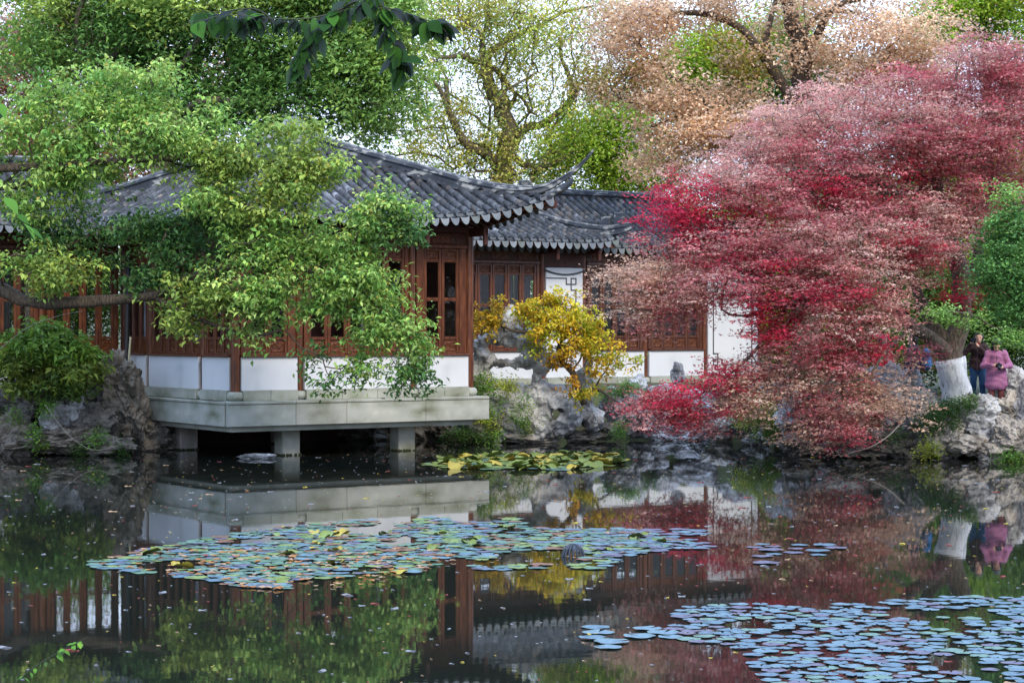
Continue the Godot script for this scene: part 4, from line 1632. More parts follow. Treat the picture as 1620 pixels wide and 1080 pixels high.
func build_trees() -> void:
	var plain := [Color(1, 1, 1), Color(1.15, 1.1, 0.8), Color(0.85, 0.95, 0.9)]
	# ---- the evergreen that leans in over the deck
	var big := [leaf_spray("broad_a", 14, 0.125, 0.064, Vector3(0.2, 0.13, 0.2), 0.3, 11, plain), leaf_spray("broad_b", 14, 0.12, 0.062, Vector3(0.22, 0.11, 0.2), 0.35, 12, plain + [Color(1.25, 0.85, 0.6)])]
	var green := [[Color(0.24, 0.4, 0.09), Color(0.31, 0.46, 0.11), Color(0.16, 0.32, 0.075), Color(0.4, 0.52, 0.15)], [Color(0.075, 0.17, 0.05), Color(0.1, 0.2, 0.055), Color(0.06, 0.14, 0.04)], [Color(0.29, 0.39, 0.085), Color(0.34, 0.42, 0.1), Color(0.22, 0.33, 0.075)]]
	grow_tree("broadleaf_tree", "light green broadleaf tree leaning over the deck, its dark bough level with the windows", "tree", [
		[[at(-330, 690, 40.2), at(-310, 560, 40.0), at(-260, 450, 39.6), at(-240, 330, 39.4), at(-200, 180, 39.4)], 0.3, 0.16],
		[[at(-250, 440, 39.6), at(-120, 440, 39.4), at(0, 458, 39.2), at(50, 480, 39.0), at(150, 476, 38.8), at(242, 468, 38.6), at(300, 440, 38.4), at(390, 420, 38.2), at(470, 425, 38.0)], 0.17, 0.05],
		[[at(242, 468, 38.6), at(300, 500, 38.3), at(360, 520, 38.2), at(395, 534, 38.1), at(450, 520, 38.0)], 0.05, 0.025],
		[[at(-240, 330, 39.4), at(-100, 300, 39.2), at(60, 290, 39.0), at(90, 270, 39.0), at(120, 210, 39.0), at(140, 160, 39.0)], 0.11, 0.03],
		[[at(-240, 300, 39.4), at(-80, 270, 38.8), at(100, 262, 38.5), at(250, 250, 38.3), at(380, 255, 38.2), at(470, 270, 38.2)], 0.11, 0.03],
		[[at(470, 425, 38.0), at(540, 440, 37.9), at(590, 480, 37.9), at(640, 540, 37.8), at(655, 590, 37.8)], 0.05, 0.012]],
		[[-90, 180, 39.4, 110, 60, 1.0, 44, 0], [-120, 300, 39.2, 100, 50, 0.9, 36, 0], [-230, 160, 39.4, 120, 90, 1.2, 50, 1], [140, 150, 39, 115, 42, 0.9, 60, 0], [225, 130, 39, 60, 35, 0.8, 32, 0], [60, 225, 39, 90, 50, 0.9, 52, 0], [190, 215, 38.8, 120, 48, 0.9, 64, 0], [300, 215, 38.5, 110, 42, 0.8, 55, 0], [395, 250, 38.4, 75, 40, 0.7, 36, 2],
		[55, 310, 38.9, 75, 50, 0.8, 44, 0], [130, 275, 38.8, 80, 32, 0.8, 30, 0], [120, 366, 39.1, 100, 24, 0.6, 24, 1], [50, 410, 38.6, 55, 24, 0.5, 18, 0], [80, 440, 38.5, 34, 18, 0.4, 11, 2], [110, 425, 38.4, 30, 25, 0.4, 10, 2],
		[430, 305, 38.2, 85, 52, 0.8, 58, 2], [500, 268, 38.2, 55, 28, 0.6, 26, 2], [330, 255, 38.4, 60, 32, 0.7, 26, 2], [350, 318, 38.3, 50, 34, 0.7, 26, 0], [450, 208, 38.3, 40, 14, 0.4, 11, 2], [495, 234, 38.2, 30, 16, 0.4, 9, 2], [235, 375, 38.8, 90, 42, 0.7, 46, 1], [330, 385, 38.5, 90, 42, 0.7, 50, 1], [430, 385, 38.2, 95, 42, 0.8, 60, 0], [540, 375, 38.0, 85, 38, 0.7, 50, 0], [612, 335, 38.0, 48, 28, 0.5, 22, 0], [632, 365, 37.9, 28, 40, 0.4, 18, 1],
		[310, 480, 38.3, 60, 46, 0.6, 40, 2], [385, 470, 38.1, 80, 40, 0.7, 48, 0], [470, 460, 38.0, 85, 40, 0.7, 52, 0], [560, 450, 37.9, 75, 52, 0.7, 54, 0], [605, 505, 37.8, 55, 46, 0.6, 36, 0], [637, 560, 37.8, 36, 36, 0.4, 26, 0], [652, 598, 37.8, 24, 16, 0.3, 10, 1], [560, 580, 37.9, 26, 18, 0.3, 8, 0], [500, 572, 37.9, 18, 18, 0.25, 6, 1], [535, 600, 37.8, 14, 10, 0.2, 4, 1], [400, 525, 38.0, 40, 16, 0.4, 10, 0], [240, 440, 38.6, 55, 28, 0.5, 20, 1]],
		{"seed": 3, "leaves": big, "palette": green, "bark_tint": Color(0.6, 0.55, 0.5), "per": 4.4, "jitter": 0.2, "points": 1.15, "gap": -0.11, "clump": 1.0, "tip": 0.007, "balance": 0.25})
	# ---- the dark tree behind the pavilion
	var mid := [leaf_spray("mid_a", 22, 0.16, 0.085, Vector3(0.38, 0.24, 0.38), 0.2, 21, plain), leaf_spray("mid_b", 22, 0.16, 0.085, Vector3(0.4, 0.2, 0.4), 0.25, 22, plain)]
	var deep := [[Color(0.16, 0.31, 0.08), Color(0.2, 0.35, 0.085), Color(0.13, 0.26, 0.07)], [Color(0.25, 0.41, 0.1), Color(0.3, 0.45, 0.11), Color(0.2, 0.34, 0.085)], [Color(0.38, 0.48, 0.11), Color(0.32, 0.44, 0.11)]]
	grow_tree("evergreen_tree", "big dark limbed evergreen tree rising behind the pavilion roof", "tree", [
		[[at(250, 590, 54), at(262, 420, 54), at(255, 270, 54), at(230, 160, 54)], 0.36, 0.22],
		[[at(250, 200, 54), at(170, 120, 53.6), at(200, 60, 53.2), at(240, 20, 53)], 0.15, 0.06], [[at(140, 110, 53.6), at(120, 40, 53.4), at(150, -40, 53)], 0.1, 0.05],
		[[at(255, 240, 54), at(270, 150, 53.5), at(290, 100, 53), at(330, 40, 52.6)], 0.14, 0.05], [[at(260, 230, 54), at(330, 170, 53.6), at(390, 110, 53.4), at(460, 80, 53.2), at(560, 70, 53)], 0.15, 0.05],
		[[at(258, 215, 54), at(320, 160, 53), at(420, 165, 52.8), at(520, 150, 52.6), at(600, 140, 52.6)], 0.12, 0.04]],
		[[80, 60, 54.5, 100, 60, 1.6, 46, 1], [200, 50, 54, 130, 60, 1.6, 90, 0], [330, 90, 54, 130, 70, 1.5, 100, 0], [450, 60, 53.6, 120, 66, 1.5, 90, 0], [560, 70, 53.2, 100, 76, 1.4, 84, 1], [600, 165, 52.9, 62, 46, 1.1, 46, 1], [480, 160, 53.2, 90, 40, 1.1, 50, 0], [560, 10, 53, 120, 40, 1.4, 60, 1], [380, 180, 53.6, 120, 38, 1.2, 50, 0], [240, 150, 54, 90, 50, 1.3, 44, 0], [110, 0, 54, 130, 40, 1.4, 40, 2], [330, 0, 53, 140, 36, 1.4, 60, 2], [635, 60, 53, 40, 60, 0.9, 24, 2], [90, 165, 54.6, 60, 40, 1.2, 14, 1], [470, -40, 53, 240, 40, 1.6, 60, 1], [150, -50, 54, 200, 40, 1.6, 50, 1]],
		{"seed": 5, "leaves": mid, "palette": deep, "per": 5.8, "jitter": 0.45, "gap": -0.14, "clump": 0.6, "tip": 0.008, "leaf_rad": 0.05})
	# ---- the sparse crooked tree in the middle
	var fine := [leaf_spray("fine_a", 18, 0.14, 0.065, Vector3(0.45, 0.35, 0.45), 0.3, 31, plain), leaf_spray("fine_b", 18, 0.14, 0.07, Vector3(0.4, 0.4, 0.4), 0.35, 32, plain)]
	var lime := [[Color(0.42, 0.46, 0.08), Color(0.54, 0.48, 0.1), Color(0.34, 0.44, 0.12), Color(0.6, 0.5, 0.18)], [Color(0.34, 0.5, 0.05), Color(0.42, 0.54, 0.06), Color(0.26, 0.42, 0.06)]]
	var dz := 63.0
	grow_tree("old_tree", "gnarled sparse leaved old tree with crooked grey limbs against the bright sky", "tree", [
		[[at(790, 590, dz), at(786, 400, dz), at(790, 290, dz), at(797, 230, dz), at(797, 167, dz), at(780, 148, dz), at(769, 120, dz), at(767, 92, dz)], 0.42, 0.13],
		[[at(767, 92, dz), at(752, 97, dz - 0.3), at(735, 88, dz - 0.4), at(718, 89, dz - 0.6), at(698, 93, dz - 0.7), at(676, 80, dz - 1), at(655, 78, dz - 1)], 0.13, 0.035],
		[[at(767, 95, dz), at(775, 84, dz), at(797, 66, dz), at(822, 52, dz + 0.3), at(850, 43, dz + 0.5), at(872, 30, dz + 0.6), at(892, 19, dz + 0.8), at(940, 10, dz + 1)], 0.13, 0.035],
		[[at(790, 262, dz), at(772, 246, dz - 0.4), at(740, 233, dz - 0.8), at(722, 208, dz - 1), at(711, 175, dz - 1.2), at(700, 150, dz - 1.2), at(690, 132, dz - 1.3), at(668, 122, dz - 1.4)], 0.18, 0.04],
		[[at(795, 248, dz), at(808, 232, dz), at(827, 208, dz + 0.5), at(855, 196, dz + 0.7), at(885, 178, dz + 0.9), at(905, 150, dz + 1), at(900, 120, dz + 1), at(888, 90, dz + 1), at(885, 60, dz + 1)], 0.18, 0.04],
		[[at(797, 185, dz), at(812, 158, dz), at(822, 148, dz), at(838, 175, dz), at(850, 182, dz)], 0.1, 0.03], [[at(708, 170, dz - 1.2), at(706, 140, dz - 1.2), at(702, 126, dz - 1.3), at(690, 124, dz - 1.3)], 0.1, 0.04],
		[[at(770, 105, dz), at(785, 110, dz), at(803, 132, dz), at(815, 150, dz)], 0.12, 0.05], [[at(767, 92, dz), at(764, 60, dz), at(775, 30, dz), at(770, -10, dz)], 0.1, 0.05], [[at(800, 240, dz), at(835, 262, dz), at(870, 262, dz + 0.5), at(905, 240, dz + 0.6)], 0.14, 0.04]],
		[[700, 70, dz, 60, 50, 2.0, 40, 0], [790, 30, dz, 80, 40, 2.0, 60, 0], [880, 40, dz, 80, 50, 2.0, 56, 0], [960, 30, dz, 60, 50, 1.8, 36, 0], [690, 170, dz, 50, 60, 1.6, 40, 0], [770, 180, dz, 60, 60, 2, 44, 0], [860, 140, dz, 60, 60, 2, 44, 0], [930, 120, dz, 50, 60, 1.8, 30, 0], [820, 250, dz, 90, 40, 1.8, 52, 0], [730, 255, dz, 60, 36, 1.6, 36, 0], [800, 100, dz, 60, 40, 1.6, 30, 0], [720, 20, dz, 70, 36, 1.6, 40, 0], [900, 205, dz, 60, 30, 1.4, 26, 1], [640, 230, dz, 40, 40, 1.4, 14, 0], [780, -20, dz, 160, 20, 2, 40, 0], [600, 215, dz - 1, 60, 40, 1.4, 24, 0], [650, 150, dz - 1, 40, 60, 1.4, 20, 0], [760, 285, dz, 90, 20, 1.4, 30, 0]],
		{"seed": 8, "leaves": fine, "palette": lime, "per": 4.4, "jitter": 0.6, "flat": 1.0, "gap": -0.1, "clump": 0.6, "tip": 0.013, "leaf_rad": 0.06, "balance": 0.3, "bark_tint": Color(1.15, 1.05, 0.8), "gnarl": 0.22})
	# ---- bright green trees past the hall roof and in the gaps
	var far := [leaf_spray("far_a", 26, 0.16, 0.09, Vector3(0.6, 0.4, 0.6), 0.2, 41, plain), leaf_spray("far_b", 26, 0.17, 0.08, Vector3(0.6, 0.45, 0.6), 0.25, 42, plain)]
	var bright := [[Color(0.3, 0.44, 0.04), Color(0.36, 0.48, 0.045), Color(0.24, 0.38, 0.045)], [Color(0.4, 0.36, 0.03), Color(0.33, 0.36, 0.035)], [Color(0.09, 0.17, 0.04), Color(0.12, 0.2, 0.04)]]
	grow_tree("lime_tree", "bright lime green tree just behind the garden hall roof and upturned eave", "tree", [[[at(960, 585, 66), at(965, 400, 66), at(962, 280, 66), at(975, 200, 66)], 0.24, 0.08], [[at(962, 300, 66), at(920, 240, 65.5), at(890, 200, 65)], 0.1, 0.04]],
		[[950, 235, 66, 70, 60, 1.6, 70, 0], [1010, 250, 66, 60, 50, 1.6, 56, 0], [900, 250, 65.5, 50, 40, 1.3, 36, 0], [975, 190, 66, 60, 30, 1.3, 34, 0], [1060, 280, 66, 40, 40, 1.3, 26, 2], [930, 290, 66, 110, 24, 1.3, 40, 0]],
		{"seed": 13, "leaves": far, "palette": bright, "per": 4.2, "jitter": 0.5, "gap": -0.14, "clump": 0.5, "leaf_rad": 0.06})
	grow_tree("yellow_green_tree", "yellow green tree showing through the dry tan crown near the top", "tree", [[[at(1150, 585, 72), at(1150, 300, 72), at(1150, 150, 72), at(1145, 60, 72)], 0.25, 0.08]],
		[[1140, 90, 72, 90, 40, 1.8, 60, 1], [1090, 110, 72, 50, 34, 1.6, 30, 0], [1240, 50, 72, 50, 40, 1.6, 30, 0], [1110, 150, 72, 90, 40, 1.6, 36, 0], [1290, 130, 71, 80, 50, 1.6, 44, 2], [1200, 150, 71, 80, 40, 1.6, 36, 2]],
		{"seed": 14, "leaves": far, "palette": bright, "per": 6.5, "jitter": 0.6, "gap": -0.3, "clump": 0.5, "leaf_rad": 0.06})
	grow_tree("green_tree", "green tree topping the picture behind the red maple's upper edge", "tree", [[[at(1560, 580, 66), at(1560, 300, 66), at(1560, 100, 66), at(1555, 0, 66)], 0.25, 0.08]],
		[[1530, 30, 66, 60, 36, 1.6, 40, 0], [1600, 40, 66, 50, 30, 1.4, 24, 0], [1570, 0, 66, 90, 20, 1.6, 36, 1], [1500, 60, 66, 50, 30, 1.3, 20, 0], [1640, 120, 66, 60, 100, 1.6, 40, 2], [1330, 330, 64, 140, 60, 1.6, 40, 2], [1560, 420, 64, 120, 90, 1.6, 60, 2], [1300, 470, 64, 140, 80, 1.6, 60, 2]],
		{"seed": 15, "leaves": far, "palette": bright, "per": 6.0, "jitter": 0.55, "gap": -0.2, "clump": 0.5, "leaf_rad": 0.06})
	grow_tree("orange_tree", "pinkish orange autumn tree glimpsed behind the evergreen at the far left", "tree", [[[at(40, 590, 64), at(45, 300, 64), at(40, 120, 64)], 0.22, 0.08]],
		[[40, 120, 64, 80, 100, 1.6, 70, 0], [110, 60, 64, 70, 60, 1.4, 36, 0], [150, 250, 64, 160, 60, 1.4, 60, 0], [20, 250, 64, 60, 80, 1.4, 40, 1], [290, 150, 64, 200, 90, 1.4, 40, 0]],
		{"seed": 16, "leaves": far, "leaf_mat": "dry_leaf", "palette": [[Color(0.42, 0.25, 0.18), Color(0.36, 0.26, 0.2), Color(0.5, 0.22, 0.08)], [Color(0.5, 0.2, 0.06), Color(0.42, 0.24, 0.14)]], "per": 6.5, "jitter": 0.6, "gap": -0.3, "clump": 0.5, "leaf_rad": 0.06})
	# ---- the dry tan tree
	var crisp := [leaf_spray("dry_a", 24, 0.13, 0.075, Vector3(0.5, 0.24, 0.5), 0.15, 51, [Color(1, 1, 1), Color(1.2, 1.1, 0.95), Color(0.75, 0.65, 0.55)]), leaf_spray("dry_b", 24, 0.12, 0.08, Vector3(0.5, 0.2, 0.5), 0.2, 52, [Color(1, 1, 1), Color(1.15, 1.0, 0.9), Color(0.7, 0.62, 0.6)])]
	var tan_ := [[Color(0.78, 0.58, 0.39), Color(0.82, 0.64, 0.45), Color(0.7, 0.5, 0.33), Color(0.78, 0.62, 0.47)], [Color(0.7, 0.52, 0.36), Color(0.64, 0.46, 0.3), Color(0.72, 0.56, 0.4)], [Color(0.3, 0.26, 0.06), Color(0.36, 0.3, 0.08)]]
	var dt := 56.0
	grow_tree("dry_leaved_tree", "tall tree with dry tan leaves and dark forking trunk behind the red maple", "tree", [
		[[at(1275, 590, dt), at(1272, 350, dt), at(1270, 200, dt), at(1270, 117, dt), at(1266, 80, dt), at(1257, 42, dt), at(1245, 8, dt), at(1235, -40, dt)], 0.4, 0.14],
		[[at(1272, 95, dt), at(1277, 85, dt), at(1290, 62, dt), at(1312, 20, dt - 0.5), at(1345, 0, dt - 0.8), at(1400, -10, dt - 1)], 0.16, 0.06], [[at(1266, 78, dt), at(1278, 42, dt + 0.3), at(1310, 18, dt + 0.6), at(1360, 22, dt + 0.8)], 0.12, 0.05],
		[[at(1268, 190, dt), at(1225, 112, dt - 0.4), at(1200, 77, dt - 0.6), at(1174, 47, dt - 0.8), at(1130, 27, dt - 1), at(1080, 20, dt - 1.2), at(1030, 22, dt - 1.4)], 0.17, 0.05], [[at(1222, 108, dt - 0.4), at(1212, 66, dt - 0.2), at(1222, 20, dt), at(1232, -20, dt)], 0.12, 0.05],
		[[at(1270, 250, dt), at(1180, 190, dt - 1), at(1100, 180, dt - 1.4), at(1030, 200, dt - 1.8)], 0.15, 0.04], [[at(1270, 230, dt), at(1340, 150, dt - 0.8), at(1420, 110, dt - 1.2), at(1480, 90, dt - 1.4)], 0.14, 0.04]],
		[[1000, 60, dt - 1.4, 70, 56, 1.4, 60, 0], [1035, 135, dt - 1.5, 90, 46, 1.3, 64, 0], [1090, 205, dt - 1.5, 80, 44, 1.3, 64, 0], [1060, 255, dt - 1.6, 60, 26, 1.0, 30, 0], [1150, 160, dt - 1, 80, 36, 1.3, 40, 1], [1180, 60, dt - 0.6, 90, 40, 1.3, 16, 0], [1110, 15, dt - 1, 110, 34, 1.3, 50, 1], [1310, 40, dt, 110, 46, 1.4, 34, 0], [1420, 60, dt - 1, 90, 50, 1.4, 64, 0], [1380, 115, dt - 1, 110, 34, 1.3, 60, 0], [1470, 110, dt - 1.4, 50, 40, 1.1, 30, 0], [1300, 100, dt - 0.5, 70, 26, 1.1, 24, 0], [1180, 215, dt - 1.4, 110, 40, 1.2, 60, 0], [1290, -10, dt, 240, 26, 1.6, 44, 1], [960, 130, dt - 1.6, 40, 30, 0.9, 16, 2], [1160, 100, dt - 0.6, 50, 22, 1, 14, 2], [1240, 200, dt - 1.2, 80, 34, 1.2, 26, 1]],
		{"seed": 17, "leaves": crisp, "leaf_mat": "dry_leaf", "palette": tan_, "per": 4.4, "jitter": 0.36, "flat": 0.5, "gap": -0.12, "clump": 0.7, "tip": 0.008, "leaf_rad": 0.05, "tip_tilt": 0.2, "bark_tint": Color(0.7, 0.65, 0.6)})
	# ---- the green wall of trees beyond the bank
	for h in [[1190, 480, 62, 0, "round dark green tree behind the fretwork panel"], [1330, 470, 64, 2, "dark green tree behind the leaning maple limbs"], [1460, 450, 62, 2, "dark green tree just behind the maple trunk"], [1590, 440, 63, 0, "green tree behind the people at the picture's edge"], [1090, 380, 70, 0, "light green tree behind the hipped end of the hall roof"], [1250, 330, 72, 0, "light green tree between the dry tree and the maple"], [1430, 280, 74, 2, "green tree hidden behind the maple's upper branches"], [1580, 240, 74, 1, "yellow green tree behind the maple's outer branches"], [120, 400, 66, 0, "green tree seen through the windows of the side range"], [-40, 380, 66, 2, "dark green tree beyond the side range"], [330, 420, 70, 0, "green tree seen through the pavilion's windows"], [560, 430, 72, 2, "dark tree seen through the panes of the pavilion"], [780, 440, 74, 0, "tree seen through the glass beside the pierced rock"], [-230, 330, 60, 0, "green tree beyond the far end of the side range"], [1730, 330, 60, 2, "dark green tree past the right end of the maple bank"], [1880, 380, 56, 0, "light green tree farther past the end of the maple bank"]]:
		var cx: float = h[0]
		var cy: float = h[1]
		var dd: float = h[2]
		grow_tree("background_tree", h[4], "tree", [[[at(cx, 590, dd), at(cx + 6, cy + 60, dd), at(cx - 4, cy - 30, dd)], 0.16, 0.06]],
			[[cx, cy, dd, 85, 60, 1.8, 60, h[3]], [cx - 50, cy + 55, dd - 0.6, 60, 50, 1.4, 40, h[3]], [cx + 50, cy + 50, dd - 0.4, 60, 54, 1.4, 40, 2 if h[3] == 0 else h[3]], [cx, cy + 100, dd - 0.8, 100, 36, 1.2, 44, 2]],
			{"seed": int(cx) + 400, "leaves": far, "palette": bright, "per": 5.0, "jitter": 0.5, "gap": -0.3, "clump": 0.5, "leaf_rad": 0.06, "group": "trees beyond the garden"})
	# ---- what stands round the rest of the pond, beyond the frame, and is mirrored in the windows
	for h in [[17.0, -34.0], [21.0, -26.0], [24.0, -18.0], [23.0, -9.0], [27.0, -30.0]]:
		var px: float = 810.0 + h[0] / -h[1] * FOCAL
		var dd: float = -h[1]
		var m := FOCAL / dd
		grow_tree("bank_tree", "leafy tree on the near side of the pond beyond the picture's edge", "tree", [[[Vector3(h[0], 0.6, h[1]), Vector3(h[0], 3.0, h[1]), Vector3(h[0] + 0.3, 5.0, h[1])], 0.2, 0.08]],
			[[px, 520 - 3.0 * m, dd, 3.6 * m, 3.0 * m, 3.0, 110, 2], [px, 520 + 0.2 * m, dd, 3.8 * m, 1.6 * m, 3.0, 60, 2]], {"seed": int(h[0] * 3.0), "leaves": far, "palette": bright, "per": 6.0, "jitter": 0.5, "gap": -0.5, "leaf_rad": 0.06, "group": "trees round the pond out of view"})
	build_maple()
	# ---- the shrub that reaches in at the edge of the picture
	var small := [leaf_spray("small_a", 13, 0.085, 0.05, Vector3(0.15, 0.1, 0.15), 0.1, 61, plain), leaf_spray("small_b", 13, 0.08, 0.05, Vector3(0.15, 0.1, 0.15), 0.15, 62, plain)]
	grow_tree("arching_shrub", "fresh green small leaved shrub arching over the pink coat at the picture's edge", "shrub", [[[at(1740, 680, 42.4), at(1722, 600, 41.6), at(1680, 470, 40.2), at(1640, 380, 39.6)], 0.08, 0.03], [[at(1690, 510, 40.5), at(1640, 505, 39.6), at(1580, 520, 39.3), at(1545, 500, 39.2), at(1500, 492, 39.1), at(1470, 498, 39.1)], 0.03, 0.008], [[at(1660, 450, 39.6), at(1610, 330, 39.5), at(1580, 290, 39.4)], 0.03, 0.01]],
		[[1600, 310, 39.5, 26, 20, 0.4, 14, 1], [1590, 375, 39.5, 40, 40, 0.5, 50, 0], [1605, 440, 39.5, 60, 46, 0.6, 90, 0], [1578, 430, 39.4, 32, 34, 0.4, 30, 0], [1612, 490, 39.4, 36, 26, 0.4, 34, 0], [1612, 540, 39.3, 14, 16, 0.3, 8, 1], [1605, 400, 39.8, 50, 70, 0.5, 60, 0], [1490, 496, 39.1, 26, 5, 0.1, 10, 1], [1545, 508, 39.2, 20, 6, 0.2, 7, 1], [1590, 530, 39.1, 16, 8, 0.2, 6, 1], [1615, 350, 39.6, 30, 30, 0.4, 20, 0]],
		{"seed": 19, "leaves": small, "palette": [[Color(0.16, 0.34, 0.1), Color(0.22, 0.42, 0.12), Color(0.12, 0.26, 0.08)], [Color(0.3, 0.5, 0.12), Color(0.26, 0.44, 0.13)]], "per": 3.6, "jitter": 0.12, "gap": -0.4, "tip": 0.004, "clump": 1.6, "step": 0.2})


func build_maple() -> void:
	var lobed := [leaf_spray("maple_a", 26, 0.062, 0.026, Vector3(0.26, 0.06, 0.26), 0.15, 71, [Color(1, 1, 1), Color(1.2, 1.05, 1.0), Color(0.8, 0.75, 0.75)], 3), leaf_spray("maple_b", 26, 0.058, 0.026, Vector3(0.24, 0.07, 0.24), 0.2, 72, [Color(1, 1, 1), Color(1.1, 1.15, 1.1), Color(0.75, 0.7, 0.7)], 3)]
	var rose := [Color(0.52, 0.16, 0.17), Color(0.56, 0.24, 0.23), Color(0.46, 0.1, 0.125), Color(0.6, 0.34, 0.29)]
	var dusk := [Color(0.6, 0.31, 0.27), Color(0.64, 0.4, 0.33), Color(0.55, 0.22, 0.21), Color(0.66, 0.46, 0.37)]
	var crimson := [Color(0.62, 0.04, 0.08), Color(0.55, 0.045, 0.1), Color(0.66, 0.08, 0.12), Color(0.46, 0.035, 0.08)]
	var buff := [Color(0.64, 0.44, 0.31), Color(0.68, 0.5, 0.37), Color(0.58, 0.36, 0.27)]
	var d := 43.0
	# 0 rose, 1 dusky pink, 2 crimson, 3 buff
	var puffs := []
	for s in [
		[1340, 165, 42.6, 100, 40, 1.2, 52, 1], [1430, 150, 42.8, 90, 46, 1.2, 56, 0], [1540, 140, 43, 80, 56, 1.3, 60, 0], [1600, 170, 42.5, 50, 60, 1.2, 46, 0], [1590, 90, 43, 40, 30, 0.9, 18, 0], [1260, 200, 42.2, 90, 34, 1.2, 50, 1], [1190, 240, 41.8, 70, 30, 1.1, 40, 1], [1370, 220, 41.6, 110, 40, 1.3, 66, 0], [1480, 230, 41.6, 90, 46, 1.3, 60, 0], [1580, 260, 42, 60, 50, 1.2, 46, 0], [1290, 262, 41.2, 110, 32, 1.2, 60, 0], [1150, 285, 41, 80, 28, 1.1, 46, 1], [1460, 190, 42.2, 60, 40, 1.1, 30, 1],
		[1090, 325, 40.8, 50, 34, 0.9, 36, 2], [1060, 360, 40.9, 38, 26, 0.8, 20, 2], [1180, 320, 40.8, 90, 34, 1.1, 52, 0], [1250, 318, 41.6, 80, 26, 0.9, 36, 2], [1150, 372, 40.8, 90, 26, 1.0, 44, 2], [1400, 270, 42.4, 80, 30, 1, 26, 2], [1300, 345, 40.4, 100, 30, 1.1, 40, 0], [1560, 330, 41.6, 60, 46, 1.1, 44, 0], [1490, 300, 43.2, 60, 40, 1, 26, 2], [1440, 380, 40.4, 100, 34, 1.2, 50, 1],
		[1100, 402, 40.4, 90, 28, 1.0, 46, 1], [1220, 400, 40, 110, 34, 1.2, 62, 0], [1340, 400, 39.8, 100, 40, 1.2, 56, 1], [1020, 435, 40.4, 60, 22, 0.8, 30, 3], [1080, 460, 40.2, 80, 26, 0.9, 44, 1], [1000, 480, 40.4, 44, 22, 0.7, 20, 3], [1170, 450, 39.8, 90, 30, 1.1, 50, 0], [1280, 455, 39.6, 100, 36, 1.2, 58, 0], [1380, 450, 39.8, 76, 36, 1.0, 36, 1], [1470, 400, 40.6, 60, 26, 0.9, 22, 0], [1080, 495, 40, 40, 18, 0.8, 14, 0], [1045, 500, 40.2, 50, 18, 0.7, 18, 1], [1240, 510, 39.6, 60, 26, 0.9, 28, 2], [1330, 510, 39.4, 90, 32, 1.1, 46, 1], [1200, 525, 39.8, 30, 14, 0.6, 4, 0], [1390, 510, 39.8, 36, 22, 0.7, 12, 0],
		[1260, 560, 39.4, 70, 28, 0.9, 34, 0], [1325, 565, 39.4, 48, 30, 0.9, 24, 0], [1400, 606, 39.4, 40, 16, 0.7, 12, 3], [1205, 585, 39.6, 50, 22, 0.8, 22, 1], [1150, 600, 39.8, 50, 16, 0.7, 22, 2], [1095, 632, 39.8, 55, 18, 0.7, 30, 2], [1045, 648, 39.9, 36, 14, 0.5, 18, 0], [1100, 662, 39.8, 40, 15, 0.5, 20, 0], [1170, 635, 39.6, 50, 20, 0.7, 22, 3], [1250, 610, 39.4, 60, 24, 0.8, 26, 3], [1300, 640, 39.4, 60, 24, 0.8, 26, 0], [1370, 640, 39.4, 50, 24, 0.7, 20, 3], [1330, 682, 39.4, 56, 14, 0.6, 18, 0], [1420, 650, 39.6, 34, 18, 0.5, 10, 3], [1345, 685, 39.4, 30, 8, 0.4, 6, 2], [1400, 210, 45, 150, 60, 0.8, 60, 1], [1250, 275, 44.5, 130, 40, 0.8, 50, 1], [1540, 200, 45, 90, 100, 0.8, 60, 0], [1400, 330, 44.6, 130, 50, 0.8, 36, 0], [1320, 462, 39.2, 60, 12, 0.5, 14, 2], [1230, 478, 39.4, 40, 12, 0.5, 12, 2], [1430, 395, 40.0, 50, 12, 0.5, 12, 2], [1350, 545, 39.2, 50, 10, 0.5, 10, 2], [1200, 420, 39.8, 70, 10, 0.5, 14, 2], [1320, 300, 41.0, 70, 12, 0.6, 16, 2], [1450, 555, 41.5, 20, 16, 0.3, 8, 0], [1600, 110, 42.4, 40, 40, 1.0, 34, 0], [1600, 230, 42.2, 40, 50, 1.0, 40, 0], [1610, 310, 42.2, 30, 40, 0.9, 24, 0], [1550, 90, 42.6, 50, 30, 1.0, 26, 1], [1480, 340, 41.2, 70, 30, 1.0, 34, 1], [1360, 310, 41.6, 70, 22, 0.9, 20, 0], [1540, 210, 41.8, 60, 40, 1.0, 36, 0], [1420, 190, 41.8, 70, 30, 1.0, 34, 1], [1280, 380, 39.8, 80, 22, 0.9, 30, 1], [1400, 330, 40.8, 60, 26, 0.9, 22, 0], [1270, 690, 39.6, 30, 12, 0.5, 8, 3], [1530, 452, 42.6, 20, 22, 0.4, 8, 2], [1500, 470, 42.6, 16, 14, 0.3, 5, 2]]:
		puffs.append(s)
